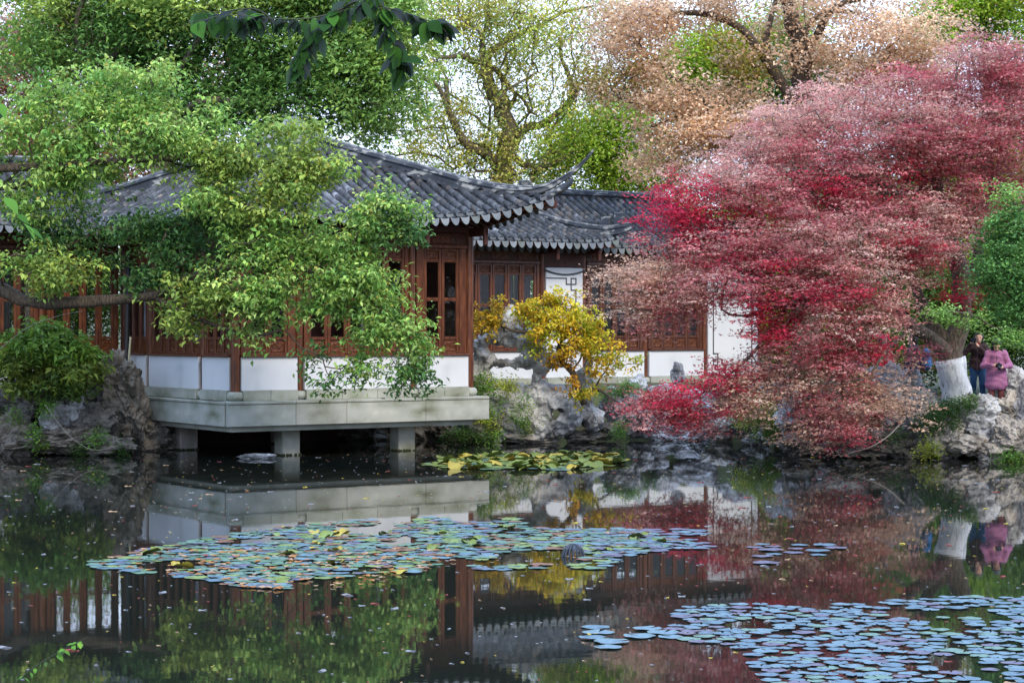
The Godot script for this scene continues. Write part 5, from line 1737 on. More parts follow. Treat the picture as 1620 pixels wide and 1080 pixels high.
	var o := grow_tree("red_maple", "spreading red and faded pink maple with a whitewashed trunk on the rocky bank", "tree", [
		[[at(1519, 644, d), at(1512, 605, d), at(1504, 568, d), at(1512, 540, d), at(1520, 505, d), at(1522, 470, d), at(1520, 430, d), at(1505, 390, d), at(1490, 340, d), at(1480, 290, d + 0.2)], 0.285, 0.14],
		[[at(1502, 564, d), at(1488, 548, d - 0.2), at(1470, 532, d - 0.4), at(1445, 520, d - 0.6), at(1428, 500, d - 0.8), at(1400, 480, d - 1.1), at(1330, 470, d - 1.8), at(1250, 480, d - 2.4), at(1180, 500, d - 2.8)], 0.19, 0.03],
		[[at(1510, 552, d), at(1488, 528, d + 0.1), at(1470, 505, d + 0.2), at(1456, 470, d + 0.2), at(1440, 430, d)], 0.17, 0.08],
		[[at(1520, 490, d), at(1540, 450, d + 0.3), at(1548, 400, d + 0.4), at(1560, 330, d + 0.4), at(1570, 250, d)], 0.17, 0.05],
		[[at(1505, 390, d), at(1450, 340, d - 0.8), at(1410, 300, d - 1.1), at(1370, 280, d - 1.5), at(1320, 276, d - 1.8), at(1270, 268, d - 2)], 0.13, 0.035], [[at(1440, 430, d), at(1415, 350, d - 0.6), at(1400, 310, d - 1), at(1380, 295, d - 1.3), at(1330, 290, d - 1.6), at(1290, 300, d - 1.8)], 0.1, 0.03],
		[[at(1445, 440, d), at(1370, 350, d - 1.5), at(1330, 335, d - 1.8), at(1290, 310, d - 2), at(1270, 290, d - 2.2)], 0.08, 0.025], [[at(1480, 290, d), at(1490, 230, d - 0.4), at(1470, 180, d - 0.6)], 0.1, 0.03],
		[[at(1330, 470, d - 1.8), at(1240, 440, d - 2.2), at(1150, 430, d - 2.4), at(1060, 440, d - 2.6)], 0.06, 0.015], [[at(1440, 520, d - 0.6), at(1400, 560, d - 1.4), at(1360, 620, d - 2.4), at(1320, 660, d - 3)], 0.045, 0.015],
		[[at(1250, 480, d - 2.4), at(1190, 560, d - 2.8), at(1130, 610, d - 3), at(1070, 645, d - 3.1)], 0.04, 0.012], [[at(1190, 345, d - 2.2), at(1140, 480, d - 2.6), at(1185, 500, d - 2.7)], 0.03, 0.02], [[at(1440, 430, d), at(1330, 400, d - 1.6), at(1230, 370, d - 2), at(1150, 350, d - 2.2), at(1090, 340, d - 2.3)], 0.08, 0.02]],
		puffs, {"seed": 23, "leaves": lobed, "leaf_mat": "dry_leaf", "palette": [rose, dusk, crimson, buff], "per": 6.2, "jitter": 0.31, "flat": 0.55, "gap": -0.14, "clump": 1.0, "tip": 0.0095, "leaf_rad": 0.035, "tip_tilt": 0.22, "balance": 0.3, "bark_tint": Color(3.6, 3.2, 2.6), "twig_tint": Color(2.4, 2.1, 1.8), "gnarl": 0.08})
	# whitewash on the foot of the trunk
	var m := MB.new()
	var foot := PackedVector3Array()
	var fr := PackedFloat32Array()
	for i in 9:
		var f := i / 8.0
		foot.append(at(1519 - f * 15.5, 645 - f * 77.0, d) - o.position)
		fr.append(lerpf(0.34, 0.3, pow(f, 0.4)) + 0.03 * f * f)
	m.tube(foot, fr, 24, true, 0.09, 1.0)
	obj("whitewashed_foot", m.mesh(true), mats["painted_trunk"], o)


# ---------------------------------------------------------------- shrubs and weeds on the banks
func shrub(called: String, label: String, category: String, root: Vector3, puffs: Array, opt: Dictionary) -> Node3D:
	return grow_tree(called, label, category, [[[root, root + Vector3(0, 0.12, 0)], opt.get("stem", 0.03), opt.get("stem", 0.03) * 0.8]], puffs, opt)


func build_plants() -> void:
	var plain := [Color(1, 1, 1), Color(1.2, 1.1, 0.8), Color(0.8, 0.95, 0.85)]
	var broad := [leaf_spray("bush_a", 10, 0.17, 0.075, Vector3(0.13, 0.09, 0.13), 0.25, 81, plain), leaf_spray("bush_b", 9, 0.16, 0.07, Vector3(0.14, 0.08, 0.14), 0.3, 82, plain)]
	var weed := [leaf_spray("weed_a", 14, 0.07, 0.03, Vector3(0.12, 0.14, 0.12), -0.05, 83, plain), leaf_spray("weed_b", 14, 0.06, 0.034, Vector3(0.13, 0.12, 0.13), 0.1, 84, plain)]
	var feather := [leaf_spray("pinnate_a", 14, 0.14, 0.058, Vector3(0.2, 0.06, 0.2), 0.3, 85, plain), leaf_spray("pinnate_b", 14, 0.13, 0.056, Vector3(0.19, 0.07, 0.19), 0.35, 86, plain)]
	shrub("leafy_bush", "low leafy green bush spreading over the dark rocks at the picture's edge", "bush", at(80, 650, 43.6), [[80, 560, 43.4, 72, 32, 0.7, 70, 0], [35, 592, 43.2, 50, 32, 0.6, 40, 1], [112, 588, 43.2, 48, 26, 0.6, 36, 1], [70, 530, 43.5, 36, 20, 0.5, 22, 0], [20, 560, 43.5, 40, 30, 0.6, 24, 0], [85, 612, 43.0, 60, 18, 0.4, 20, 2], [140, 570, 43.4, 20, 20, 0.3, 8, 0]],
		{"seed": 31, "leaves": broad, "palette": [[Color(0.16, 0.28, 0.045), Color(0.21, 0.33, 0.05), Color(0.12, 0.22, 0.04)], [Color(0.22, 0.28, 0.05), Color(0.26, 0.3, 0.055), Color(0.13, 0.18, 0.04)], [Color(0.08, 0.14, 0.03), Color(0.1, 0.17, 0.035)]], "per": 3.6, "jitter": 0.12, "gap": -0.5, "tip": 0.006})
	var gold := [[Color(0.6, 0.52, 0.04), Color(0.72, 0.56, 0.05), Color(0.46, 0.48, 0.045), Color(0.74, 0.5, 0.05)], [Color(0.74, 0.48, 0.04), Color(0.66, 0.44, 0.05), Color(0.52, 0.34, 0.04)], [Color(0.62, 0.32, 0.03), Color(0.55, 0.27, 0.03)]]
	var wd := 47.8
	grow_tree("golden_leaved_tree", "small crooked tree with golden and lime leaves growing over the pierced rock", "tree", [[[at(925, 640, wd), at(908, 592, wd), at(896, 580, wd), at(886, 566, wd), at(884, 548, wd), at(890, 528, wd), at(880, 505, wd), at(890, 480, wd)], 0.09, 0.03], [[at(894, 530, wd), at(876, 518, wd), at(860, 532, wd), at(842, 528, wd), at(818, 524, wd), at(800, 518, wd), at(778, 500, wd), at(765, 490, wd)], 0.055, 0.015], [[at(886, 540, wd), at(920, 520, wd), at(950, 515, wd)], 0.04, 0.012], [[at(918, 620, wd), at(945, 615, wd - 0.2), at(965, 628, wd - 0.3), at(985, 640, wd - 0.3)], 0.05, 0.02]],
		[[871, 476, wd, 32, 13, 0.4, 36, 0], [891, 498, wd, 40, 20, 0.5, 50, 0], [846, 490, wd, 30, 20, 0.4, 32, 0], [916, 520, wd, 36, 26, 0.4, 44, 0], [876, 525, wd - 0.2, 36, 20, 0.3, 30, 0], [900, 548, wd - 0.2, 18, 22, 0.3, 22, 1], [891, 580, wd - 0.2, 8, 12, 0.2, 5, 2], [768, 488, wd - 0.2, 18, 14, 0.3, 18, 1], [766, 512, wd - 0.2, 14, 24, 0.3, 20, 1], [846, 496, wd, 10, 14, 0.3, 8, 1], [854, 545, wd - 0.2, 14, 12, 0.3, 10, 0], [944, 545, wd, 26, 24, 0.4, 26, 0], [948, 580, wd, 18, 22, 0.3, 12, 1], [961, 560, wd, 34, 14, 0.4, 14, 0], [921, 625, wd - 0.3, 16, 14, 0.2, 8, 0], [891, 606, wd - 0.3, 8, 12, 0.2, 5, 2], [986, 575, wd + 0.4, 30, 12, 0.3, 8, 0]],
		{"seed": 33, "leaves": feather, "palette": gold, "per": 2.6, "jitter": 0.15, "gap": -0.06, "clump": 1.7, "tip": 0.006, "step": 0.15, "bark_tint": Color(0.8, 0.75, 0.7)})
	var fresh := [[Color(0.17, 0.33, 0.05), Color(0.22, 0.38, 0.06), Color(0.12, 0.25, 0.05)], [Color(0.4, 0.42, 0.06), Color(0.32, 0.4, 0.06)], [Color(0.09, 0.19, 0.045), Color(0.07, 0.14, 0.035)]]
	var list := [
		["green weeds with yellow tips climbing the pierced rock beside the deck's corner", 770, 640, 47.6, [[762, 606, 47.6, 22, 18, 0.25, 30, 0], [798, 606, 47.6, 30, 12, 0.25, 26, 1], [758, 640, 47.5, 16, 24, 0.25, 22, 0], [775, 664, 47.4, 22, 18, 0.3, 14, 1], [785, 636, 47.4, 12, 24, 0.2, 10, 0]]],
		["tall feathery weeds growing before the pierced rock at the waterline", 836, 690, 47.3, [[826, 652, 47.3, 12, 30, 0.2, 20, 0], [842, 660, 47.3, 10, 22, 0.2, 10, 1]]],
		["low dark weeds at the waterline under the deck's corner", 745, 700, 47.6, [[740, 684, 47.6, 34, 12, 0.3, 26, 2], [780, 688, 47.4, 20, 12, 0.3, 14, 0], [715, 690, 47.8, 18, 10, 0.2, 10, 2]]],
		["grassy tuft before the white dado of the garden hall", 985, 628, 49.2, [[985, 612, 49.2, 26, 10, 0.3, 24, 0], [960, 620, 49.0, 14, 12, 0.2, 8, 0], [1030, 622, 49.6, 16, 8, 0.2, 8, 2]]],
		["small weeds hanging at the dark gap by the rounded boulder", 985, 695, 48.0, [[980, 676, 48.0, 9, 16, 0.2, 12, 0]]],
		["drooping yellow green shrub on the bank between crimson sprays", 1212, 695, 45.8, [[1208, 645, 45.8, 34, 30, 0.5, 60, 1], [1215, 672, 45.6, 36, 20, 0.4, 40, 0], [1180, 660, 45.8, 20, 20, 0.3, 18, 1], [1262, 665, 45.4, 24, 16, 0.3, 14, 2]]],
		["dark green ferns at the foot of the whitewashed trunk", 1500, 668, 42.3, [[1505, 640, 42.4, 40, 12, 0.4, 44, 2], [1490, 660, 42.2, 30, 20, 0.3, 40, 2], [1530, 632, 42.5, 22, 8, 0.3, 16, 0], [1465, 668, 42.2, 14, 14, 0.3, 12, 2]]],
		["bright green tuft at the waterline near the picture's edge", 1606, 734, 41.4, [[1604, 724, 41.4, 18, 9, 0.25, 22, 0], [1580, 728, 41.4, 8, 6, 0.2, 6, 0]]],
		["yellow green weeds at the waterline before the mossy rock", 1470, 722, 41.6, [[1470, 708, 41.6, 16, 12, 0.25, 18, 1]]],
		["dark green growth hanging in the gap behind the maple's lower leaves", 1300, 600, 43.6, [[1290, 590, 43.6, 40, 20, 0.5, 34, 2], [1360, 600, 43.8, 40, 20, 0.4, 24, 2], [1410, 690, 42.4, 20, 16, 0.3, 12, 2], [1320, 615, 43.4, 50, 24, 0.3, 20, 2]]],
		["bright leaved seedling rooted in the dark hollow between the rocks", 152, 706, 42.9, [[152, 690, 42.9, 14, 10, 0.2, 12, 0]]],
		["little green sprig growing on the smooth light grey round rock", 72, 648, 43.2, [[72, 636, 43.0, 12, 6, 0.15, 8, 0], [66, 650, 43.0, 8, 5, 0.15, 5, 0]]],
		["moss and weeds at the foot of the first pier", 180, 716, 43.4, [[180, 708, 43.4, 22, 6, 0.25, 14, 2], [130, 712, 43.2, 16, 6, 0.2, 8, 2]]],
		["green sprigs over the long flat brown rock at the waterline", 60, 705, 42.8, [[50, 680, 42.8, 10, 14, 0.2, 8, 0], [62, 700, 42.8, 12, 8, 0.2, 7, 0], [20, 660, 42.8, 12, 20, 0.2, 8, 0]]]]
	for w in list:
		shrub("weed_clump", w[0], "plant", at(w[1], w[2], w[3]), w[4], {"seed": int(w[1]) + 900, "leaves": weed, "palette": fresh, "per": 2.4, "jitter": 0.08, "gap": -0.35, "tip": 0.003, "stem": 0.008})


# ---------------------------------------------------------------- what floats on the pond
func pad_mesh(kind: int) -> ArrayMesh:
	# a round leaf with a notch; kinds 0-2 lie flat, 3-5 are lifted and curled
	var key := "lily_%d" % kind
	if leaf_meshes.has(key):
		return leaf_meshes[key]
	var r := RandomNumberGenerator.new()
	r.seed = 300 + kind
	var b := MB.new()
	var n := 18
	var c := b.vert(Vector3(0, 0.004, 0))
	var prev := []
	var rings := 3
	var bend := r.randf_range(0.7, 1.5)
	var twist := r.randf() * TAU
	for j in n + 1:
		var a := 0.16 + (TAU - 0.32) * j / n
		var row := []
		for q in range(1, rings + 1):
			var f := q / float(rings)
			var rr := f * (1.0 + 0.05 * sin(a * 3.0 + kind) + 0.03 * sin(a * 7.0 + kind * 2.0))
			var p := Vector3(cos(a) * rr, 0.0, sin(a) * rr)
			p.y = 0.004 + f * f * (0.02 + 0.022 * sin(a * 4.0 + kind * 1.3))
			if kind >= 3:
				var along := p.x * cos(twist) + p.z * sin(twist)
				var cross_ := -p.x * sin(twist) + p.z * cos(twist)
				var lift := absf(cross_) * bend
				p = Vector3(cos(twist) * along - sin(twist) * sin(cross_ * bend) / bend, 0.1 + (1.0 - cos(lift)) / bend * 0.8 + along * 0.22 + 0.06 * sin(a * 5.0) * f, sin(twist) * along + cos(twist) * sin(cross_ * bend) / bend)
			var vein := (1.16 if j % 3 == 0 else 0.92) * (1.0 if q < rings else r.randf_range(0.55, 1.05))
			b.col = Color(vein * (1.0 if q < rings else 1.1), vein, vein * (1.0 if q < rings else 0.85))
			row.append(b.vert(p))
		if j > 0:
			b.tri(c, prev[0], row[0])
			for q in rings - 1:
				b.quad(prev[q], prev[q + 1], row[q + 1], row[q])
		prev = row
	if kind >= 3:
		b.v[c] = Vector3(0, 0.12, 0)
		b.tube(PackedVector3Array([Vector3(0, -0.3, 0), Vector3(0, 0.12, 0)]), PackedFloat32Array([0.03, 0.03]), 5)
	leaf_meshes[key] = b.mesh(true)
	return leaf_meshes[key]


func pad_mat(k: int) -> StandardMaterial3D:
	var c: Color = [Color(0.09, 0.17, 0.11), Color(0.11, 0.19, 0.155), Color(0.06, 0.12, 0.1), Color(0.085, 0.145, 0.19), Color(0.11, 0.18, 0.22), Color(0.11, 0.105, 0.15), Color(0.16, 0.22, 0.065), Color(0.33, 0.27, 0.05), Color(0.13, 0.17, 0.04), Color(0.17, 0.085, 0.05)][k]  # the blue tones have the sky's reflection painted into the pads
	return mat("lily_pad_%d" % k, c, 0.46 if k < 6 else 0.5, {"tint": true, "spec": 0.25, "map": noise_map("pad_map", 0.02, []), "scale": Vector3(3, 3, 3)})


func in_shape(p: Vector2, shape: PackedVector2Array) -> bool:
	return Geometry2D.is_point_in_polygon(p, shape)


func build_pond_life() -> void:
	var r := RandomNumberGenerator.new()
	r.seed = 404
	var patches := [
		[PackedVector2Array([Vector2(1080, 962), Vector2(1250, 950), Vector2(1330, 958), Vector2(1480, 945), Vector2(1640, 945), Vector2(1660, 1100), Vector2(1210, 1100), Vector2(1190, 1030), Vector2(1060, 1010)]), 430, 0.07, 0.118, [1, 3, 3, 4, 4, 3, 5], 0.0, "blue green lily pad of the sparse near patch", "lily pads of the near patch", 0.8],
		[PackedVector2Array([Vector2(135, 893), Vector2(215, 872), Vector2(350, 848), Vector2(480, 830), Vector2(640, 818), Vector2(820, 820), Vector2(830, 835), Vector2(980, 836), Vector2(1090, 858), Vector2(1030, 872), Vector2(980, 884), Vector2(955, 900), Vector2(760, 902), Vector2(700, 890), Vector2(610, 922), Vector2(520, 935), Vector2(400, 934), Vector2(300, 914), Vector2(160, 900)]), 900, 0.07, 0.15, [0, 0, 1, 2, 3, 4, 5, 6, 9], 0.03, "teal lily pad crowded in the middle patch", "lily pads of the crowded middle patch", 0.62],
		[PackedVector2Array([Vector2(920, 838), Vector2(1110, 838), Vector2(1120, 868), Vector2(960, 880)]), 60, 0.1, 0.16, [3, 5, 4], 0.0, "", "lily pads of the crowded middle patch", 0.8],
		[PackedVector2Array([Vector2(1190, 862), Vector2(1340, 862), Vector2(1330, 892), Vector2(1200, 892)]), 14, 0.1, 0.17, [3, 5], 0.0, "", "lily pads of the crowded middle patch", 0.8],
		[PackedVector2Array([Vector2(920, 990), Vector2(1000, 985), Vector2(1060, 1000), Vector2(1030, 1030), Vector2(925, 1032)]), 8, 0.12, 0.16, [3, 4], 0.0, "", "lily pads of the near patch", 0.9],
		[PackedVector2Array([Vector2(672, 735), Vector2(730, 724), Vector2(860, 718), Vector2(960, 722), Vector2(988, 733), Vector2(900, 744), Vector2(720, 742)]), 210, 0.15, 0.25, [6, 6, 7, 8, 0, 1], 0.4, "yellow green lily leaf raised above the far patch", "lily leaves of the far patch", 0.5]]
	var drift := FastNoiseLite.new()
	drift.seed = 12
	drift.frequency = 0.55
	var pads := []
	for q in patches:
		var lo := Vector2(1e9, 1e9)
		var hi := -lo
		for p in q[0]:
			lo = lo.min(p)
			hi = hi.max(p)
		var placed := []
		var tries := 0
		while placed.size() < q[1] and tries < int(q[1]) * 14:
			tries += 1
			# even on the water, not in the picture: pick depth, then across
			var d0 := EYE * FOCAL / (hi.y - 520.0)
			var d1 := EYE * FOCAL / (lo.y - 520.0)
			var d := sqrt(r.randf_range(d0 * d0, d1 * d1))
			var pp := Vector2(r.randf_range(lo.x, hi.x), 520.0 + EYE * FOCAL / d)
			if not in_shape(pp, q[0]):
				continue
			var w := on_water(pp.x, pp.y)
			if drift.get_noise_2d(w.x, w.z * 0.7) < (-0.2 if q[1] != 430 else -0.26) and q[5] < 0.4:
				continue
			var rad := r.randf_range(q[2], q[3])
			var ok := true
			for o in placed:
				if Vector2(o[0].x - w.x, o[0].z - w.z).length() < (o[1] + rad) * q[8]:
					ok = false
					break
			if not ok:
				continue
			placed.append([w, rad])
			var kind := r.randi() % 3
			if r.randf() < q[5]:
				kind = 3 + r.randi() % 3
			var hue: int = q[4][r.randi() % q[4].size()]
			if kind >= 3:
				hue = [6, 7, 8][r.randi() % 3]
			var t := Transform3D(Basis(Vector3.UP, r.randf() * TAU).scaled(Vector3(rad, rad, rad * r.randf_range(0.85, 1.0))), w + Vector3(0, 0.003 + r.randf() * 0.01, 0))
			pads.append([t, kind, hue, rad / w.length() * (1.6 if kind >= 3 else 1.0), q[6] if q[6] else patches[1 if q[7].contains("middle") else 0][6], q[7]])
	pads.sort_custom(func(a, b): return a[3] > b[3])
	var rest := [[], [], [], [], [], []]
	var cols := []
	for k in 6:
		cols.append(PackedColorArray())
	for i in pads.size():
		var p: Array = pads[i]
		if i < 300:
			var o := obj("lily_pad", pad_mesh(p[1]), pad_mat(p[2]), self, p[0])
			var label: String = p[4]
			if p[1] < 3:
				label = {1: "pale green", 3: "steel blue", 4: "pale blue", 2: "dark teal", 5: "purplish", 0: "bright teal", 6: "yellow green", 9: "brown", 7: "yellow", 8: "olive"}[p[2]] + label.substr(label.find(" lil"))
			if p[1] >= 3 and not label.begins_with("yellow"):
				label = "curled olive lily leaf standing up in the crowded middle patch"
			tag(o, label, "lily pad", p[5] if not label.begins_with("curled") else "curled leaves of the middle patch")
		else:
			rest[p[1]].append(p[0])
			var c: Color = pad_mat(p[2]).albedo_color.srgb_to_linear()
			cols[p[1]].append(c)
	var whole := Node3D.new()
	whole.name = "lily_pads"
	add_child(whole)
	whole.set_meta("kind", "stuff")
	whole.set_meta("label", "smaller lily pads filling the middle and far patches on the pond")
	for k in 6:
		if rest[k].size():
			many("lily_leaves", pad_mesh(k), mats["pad"], rest[k], cols[k], whole)
	# a few withered leaves and a seed head
	var seeds := MB.new()
	for k in 16:
		var a := TAU * k / 16.0
		var base := Vector3(cos(a) * 0.14, 0.0, sin(a) * 0.14)
		seeds.tube(PackedVector3Array([base, base * 0.75 + Vector3(0, 0.09, 0), base * 0.2 + Vector3(0, 0.15, 0)]), PackedFloat32Array([0.014, 0.016, 0.006]), 4)
	var sp := obj("withered_lily_leaf", seeds.mesh(), mat("withered", Color(0.03, 0.035, 0.045), 0.6), self, Transform3D(Basis.IDENTITY, on_water(907, 880)))
	tag(sp, "dark ribbed withered lily leaf drooping like a closed umbrella", "lily leaf")
	# fallen leaves and petals drifting on the water
	var fl := MB.new()
	var c := fl.vert(Vector3(0, 0.004, 0))
	for k in 8:
		var a := TAU * k / 8.0
		fl.vert(Vector3(cos(a) * (1.0 if k % 4 == 0 else 0.7), 0.006 + 0.12 * sin(a * 2.0), sin(a) * 0.6))
	for k in 8:
		fl.tri(c, 1 + k, 1 + (k + 1) % 8)
	var places := []
	var tints := PackedColorArray()
	for i in 1900:
		var d := sqrt(r.randf_range(13.0 * 13.0, 44.0 * 44.0))
		var px := r.randf_range(-30, 1650)
		var w := Vector3((px - 810.0) / FOCAL * d, 0.004, -d)
		if d > shore_depth(w.x) - 0.5:
			continue
		var near_patch := in_shape(Vector2(px, 520.0 + EYE * FOCAL / d), patches[1][0])
		var s := r.randf_range(0.01, 0.03) * (1.0 if not near_patch else 1.4)
		if r.randf() < 0.06:
			s = r.randf_range(0.05, 0.08)
		places.append(Transform3D(Basis(Vector3.UP, r.randf() * TAU).scaled(Vector3.ONE * s), w + (Vector3(0, 0.03, 0) if near_patch else Vector3.ZERO)))
		var g := r.randf()
		tints.append(Color(0.3, 0.3, 0.31) if g < 0.5 else (Color(0.5, 0.33, 0.2) if g < 0.7 else (Color(0.55, 0.42, 0.08) if g < 0.82 else Color(0.3, 0.08, 0.07))))
	for i in 260:   # brown leaves caught among the pads
		var pp := Vector2(r.randf_range(160, 720), r.randf_range(870, 935))
		if not in_shape(pp, patches[1][0]):
			continue
		places.append(Transform3D(Basis(Vector3.UP, r.randf() * TAU).scaled(Vector3.ONE * r.randf_range(0.04, 0.075)), on_water(pp.x, pp.y) + Vector3(0, 0.022, 0)))
		tints.append(Color(0.5, 0.22, 0.08) if r.randf() < 0.5 else Color(0.52, 0.34, 0.22))
	var f := many("fallen_leaves", fl.mesh(true), mats["dry_leaf"], places, tints)
	f.set_meta("label", "fallen leaves and petals scattered over the pond")


# ---------------------------------------------------------------- people on the far bank
func bones_mesh(b: MB, bones: Array, blend: float, cell: float) -> void:
	var lo := Vector3.ONE * 1e9
	var hi := -lo
	for s in bones:
		var rr := maxf(s[2], s[3]) + cell * 3.0
		lo = lo.min(s[0] - Vector3.ONE * rr).min(s[1] - Vector3.ONE * rr)
		hi = hi.max(s[0] + Vector3.ONE * rr).max(s[1] + Vector3.ONE * rr)
	var field := func(p: Vector3) -> float:
		var d := 9.0
		for s in bones:
			var k := capsule(p, s[0], s[1], s[2], s[3])
			d = smin(d, k, s[4] if s.size() > 4 else blend)
		return d
	surface_nets(b, lo, hi, cell, field)


func hand_bones(wrist: Vector3, dir: Vector3, palm: Vector3, thumb_side: float) -> Array:
	# a palm, four curled fingers of unequal length and a thumb from the palm's side; palm is the way the palm faces
	var side := dir.cross(palm).normalized() * thumb_side
	var out := [[wrist, wrist + dir * 0.05, 0.024, 0.026, 0.02], [wrist + dir * 0.03 + side * 0.02, wrist + dir * 0.075 + side * 0.025, 0.017, 0.013, 0.02], [wrist + dir * 0.03 - side * 0.02, wrist + dir * 0.07 - side * 0.027, 0.017, 0.013, 0.02]]
	for k in 4:
		var base := wrist + dir * (0.078 - absf(k - 1.2) * 0.004) + side * (0.029 - k * 0.0195)
		var l: float = [0.07, 0.078, 0.072, 0.056][k]
		var mid := base + (dir * 0.8 + palm * 0.5).normalized() * l * 0.5
		var tip := mid + (dir * 0.25 + palm).normalized() * l * 0.5
		out.append([base, mid, 0.0095, 0.009, 0.006])
		out.append([mid, tip, 0.009, 0.0075, 0.006])
	var t0 := wrist + dir * 0.025 + side * 0.028
	var t1 := t0 + (dir * 0.6 + side * 0.7 + palm * 0.3).normalized() * 0.042
	out.append([t0, t1, 0.013, 0.0105, 0.01])
	out.append([t1, t1 + (dir * 0.6 + palm * 0.9).normalized() * 0.032, 0.0105, 0.008, 0.006])
	return out


func person(label: String, where: Vector3, turn: float, pose: Dictionary) -> Node3D:
	var o := thing("person", label, "person", where, turn)
	var skin := mat("skin", Color(0.56, 0.34, 0.25), 0.55)
	var neck: Vector3 = pose.get("neck", Vector3(0, 1.36, 0.0))
	var head: Vector3 = pose.get("head", Vector3(0, 1.5, 0.03))
	var look: Vector3 = pose.get("look", Vector3(0, 0, 1)).normalized()
	var hx := look.cross(Vector3.UP).normalized() * -1.0
	var hy := look.cross(hx).normalized()
	if hy.y < 0.0:
		hy = -hy
	var sh := [Vector3(-0.165, 1.3, 0), Vector3(0.165, 1.3, 0)]
	var el: Array = pose.elbows
	var wr: Array = pose.wrists
	var hip := [Vector3(-0.085, 0.84, 0), Vector3(0.085, 0.84, 0)]
	var kn: Array = pose.get("knees", [Vector3(-0.1, 0.46, 0.02), Vector3(0.1, 0.46, 0.02)])
	var an: Array = pose.get("ankles", [Vector3(-0.11, 0.07, -0.02), Vector3(0.11, 0.07, -0.02)])
	# one continuous body
	var body := [[Vector3(0, 0.86, 0), Vector3(0, 1.05, 0), 0.12, 0.105], [Vector3(0, 1.05, 0), Vector3(0, 1.25, 0), 0.105, 0.115], [sh[0] * Vector3(0.75, 1, 1), sh[1] * Vector3(0.75, 1, 1), 0.06, 0.06], [Vector3(0, 1.26, 0), neck, 0.07, 0.05], [neck, head - hy * 0.05, 0.047, 0.05, 0.02]]
	for k in 2:
		body.append([sh[k], el[k], 0.046, 0.036])
		body.append([el[k], wr[k], 0.036, 0.024])
		body.append([hip[k], kn[k], 0.078, 0.05])
		body.append([kn[k], an[k], 0.05, 0.034])
		body.append([an[k], an[k] + Vector3(0, -0.03, 0.13), 0.036, 0.028])
	var b := MB.new()
	bones_mesh(b, body, 0.045, 0.022)
	# head: skull, jaw, nose, ears
	bones_mesh(b, [[head + hy * 0.03 - look * 0.02, head + hy * 0.03 + look * 0.015, 0.083, 0.08], [head - hy * 0.05 + look * 0.03, head - hy * 0.065 + look * 0.05, 0.05, 0.036], [head + hy * 0.012 + look * 0.092, head - hy * 0.018 + look * 0.106, 0.008, 0.013, 0.012], [head + hx * 0.083, head + hx * 0.086 - hy * 0.025, 0.016, 0.012, 0.008], [head - hx * 0.083, head - hx * 0.086 - hy * 0.025, 0.016, 0.012, 0.008], [head - hy * 0.05 + look * 0.085 - hx * 0.018, head - hy * 0.05 + look * 0.085 + hx * 0.018, 0.008, 0.008, 0.008], [head - hy * 0.08, neck, 0.047, 0.05]], 0.05, 0.011)
	for k in 2:
		var dir: Vector3 = pose.hands[k][0].normalized()
		bones_mesh(b, hand_bones(wr[k] + dir * 0.01, dir, (pose.hands[k][1] as Vector3).normalized(), pose.hands[k][2]), 0.012, 0.0055)
	obj("body", b.mesh(true), skin, o)
	for s in [-1.0, 1.0]:
		var e := MB.new()
		e.cbox(head + hx * 0.033 * s + hy * 0.022 + look * 0.09, Vector3(0.022, 0.011, 0.008), 0.003, Basis(hx, hy, hx.cross(hy)))
		obj("eye", e.mesh(), mat("eye", Color(0.015, 0.012, 0.01), 0.2), o)
	var lips := MB.new()
	lips.cbox(head - hy * 0.05 + look * 0.093, Vector3(0.04, 0.011, 0.006), 0.003, Basis(hx, hy, hx.cross(hy)))
	obj("mouth", lips.mesh(), mat("lips", Color(0.4, 0.12, 0.1), 0.5), o)
	var hair := MB.new()
	var hl: float = pose.get("hair", 0.22)
	var hb := [[head + hy * 0.05 - look * 0.035, head + hy * 0.055 + look * 0.0, 0.094, 0.086], [head - look * 0.055, head - look * 0.06 - hy * hl, 0.085, 0.06], [head + hx * 0.075 - look * 0.02 + hy * 0.03, head + hx * 0.085 - hy * hl * 0.9, 0.035, 0.03], [head - hx * 0.075 - look * 0.02 + hy * 0.03, head - hx * 0.085 - hy * hl * 0.9, 0.035, 0.03]]
	bones_mesh(hair, hb, 0.03, 0.014)
	obj("hair", hair.mesh(true), mat("hair", Color(0.014, 0.011, 0.01), 0.45), o)
	# clothes follow the body: coat with sleeves and collar, trousers, shoes
	var coat := MB.new()
	var hem: float = pose.get("hem", 0.72)
	var cb := [[Vector3(0, 1.24, 0), Vector3(0, 1.0, 0), 0.15, 0.145], [Vector3(0, 1.0, 0), Vector3(0, hem + 0.13, 0), 0.145, pose.get("flare", 0.17)], [Vector3(-0.07, 1.0, 0), Vector3(-0.085, hem + 0.12, 0.0), 0.13, pose.get("flare", 0.17) * 0.85], [Vector3(0.07, 1.0, 0), Vector3(0.085, hem + 0.12, 0.0), 0.13, pose.get("flare", 0.17) * 0.85], [sh[0] * Vector3(0.85, 1, 1), sh[1] * Vector3(0.85, 1, 1), 0.082, 0.082], [neck - Vector3(0, 0.045, 0.0), neck - Vector3(0, 0.0, 0.01), 0.078, 0.07, 0.02]]
	for k in 2:
		cb.append([sh[k], el[k], 0.074, 0.062])
		cb.append([el[k], wr[k] - (wr[k] - el[k]).normalized() * 0.015, 0.062, 0.047])
	bones_mesh(coat, cb, 0.05, 0.02)
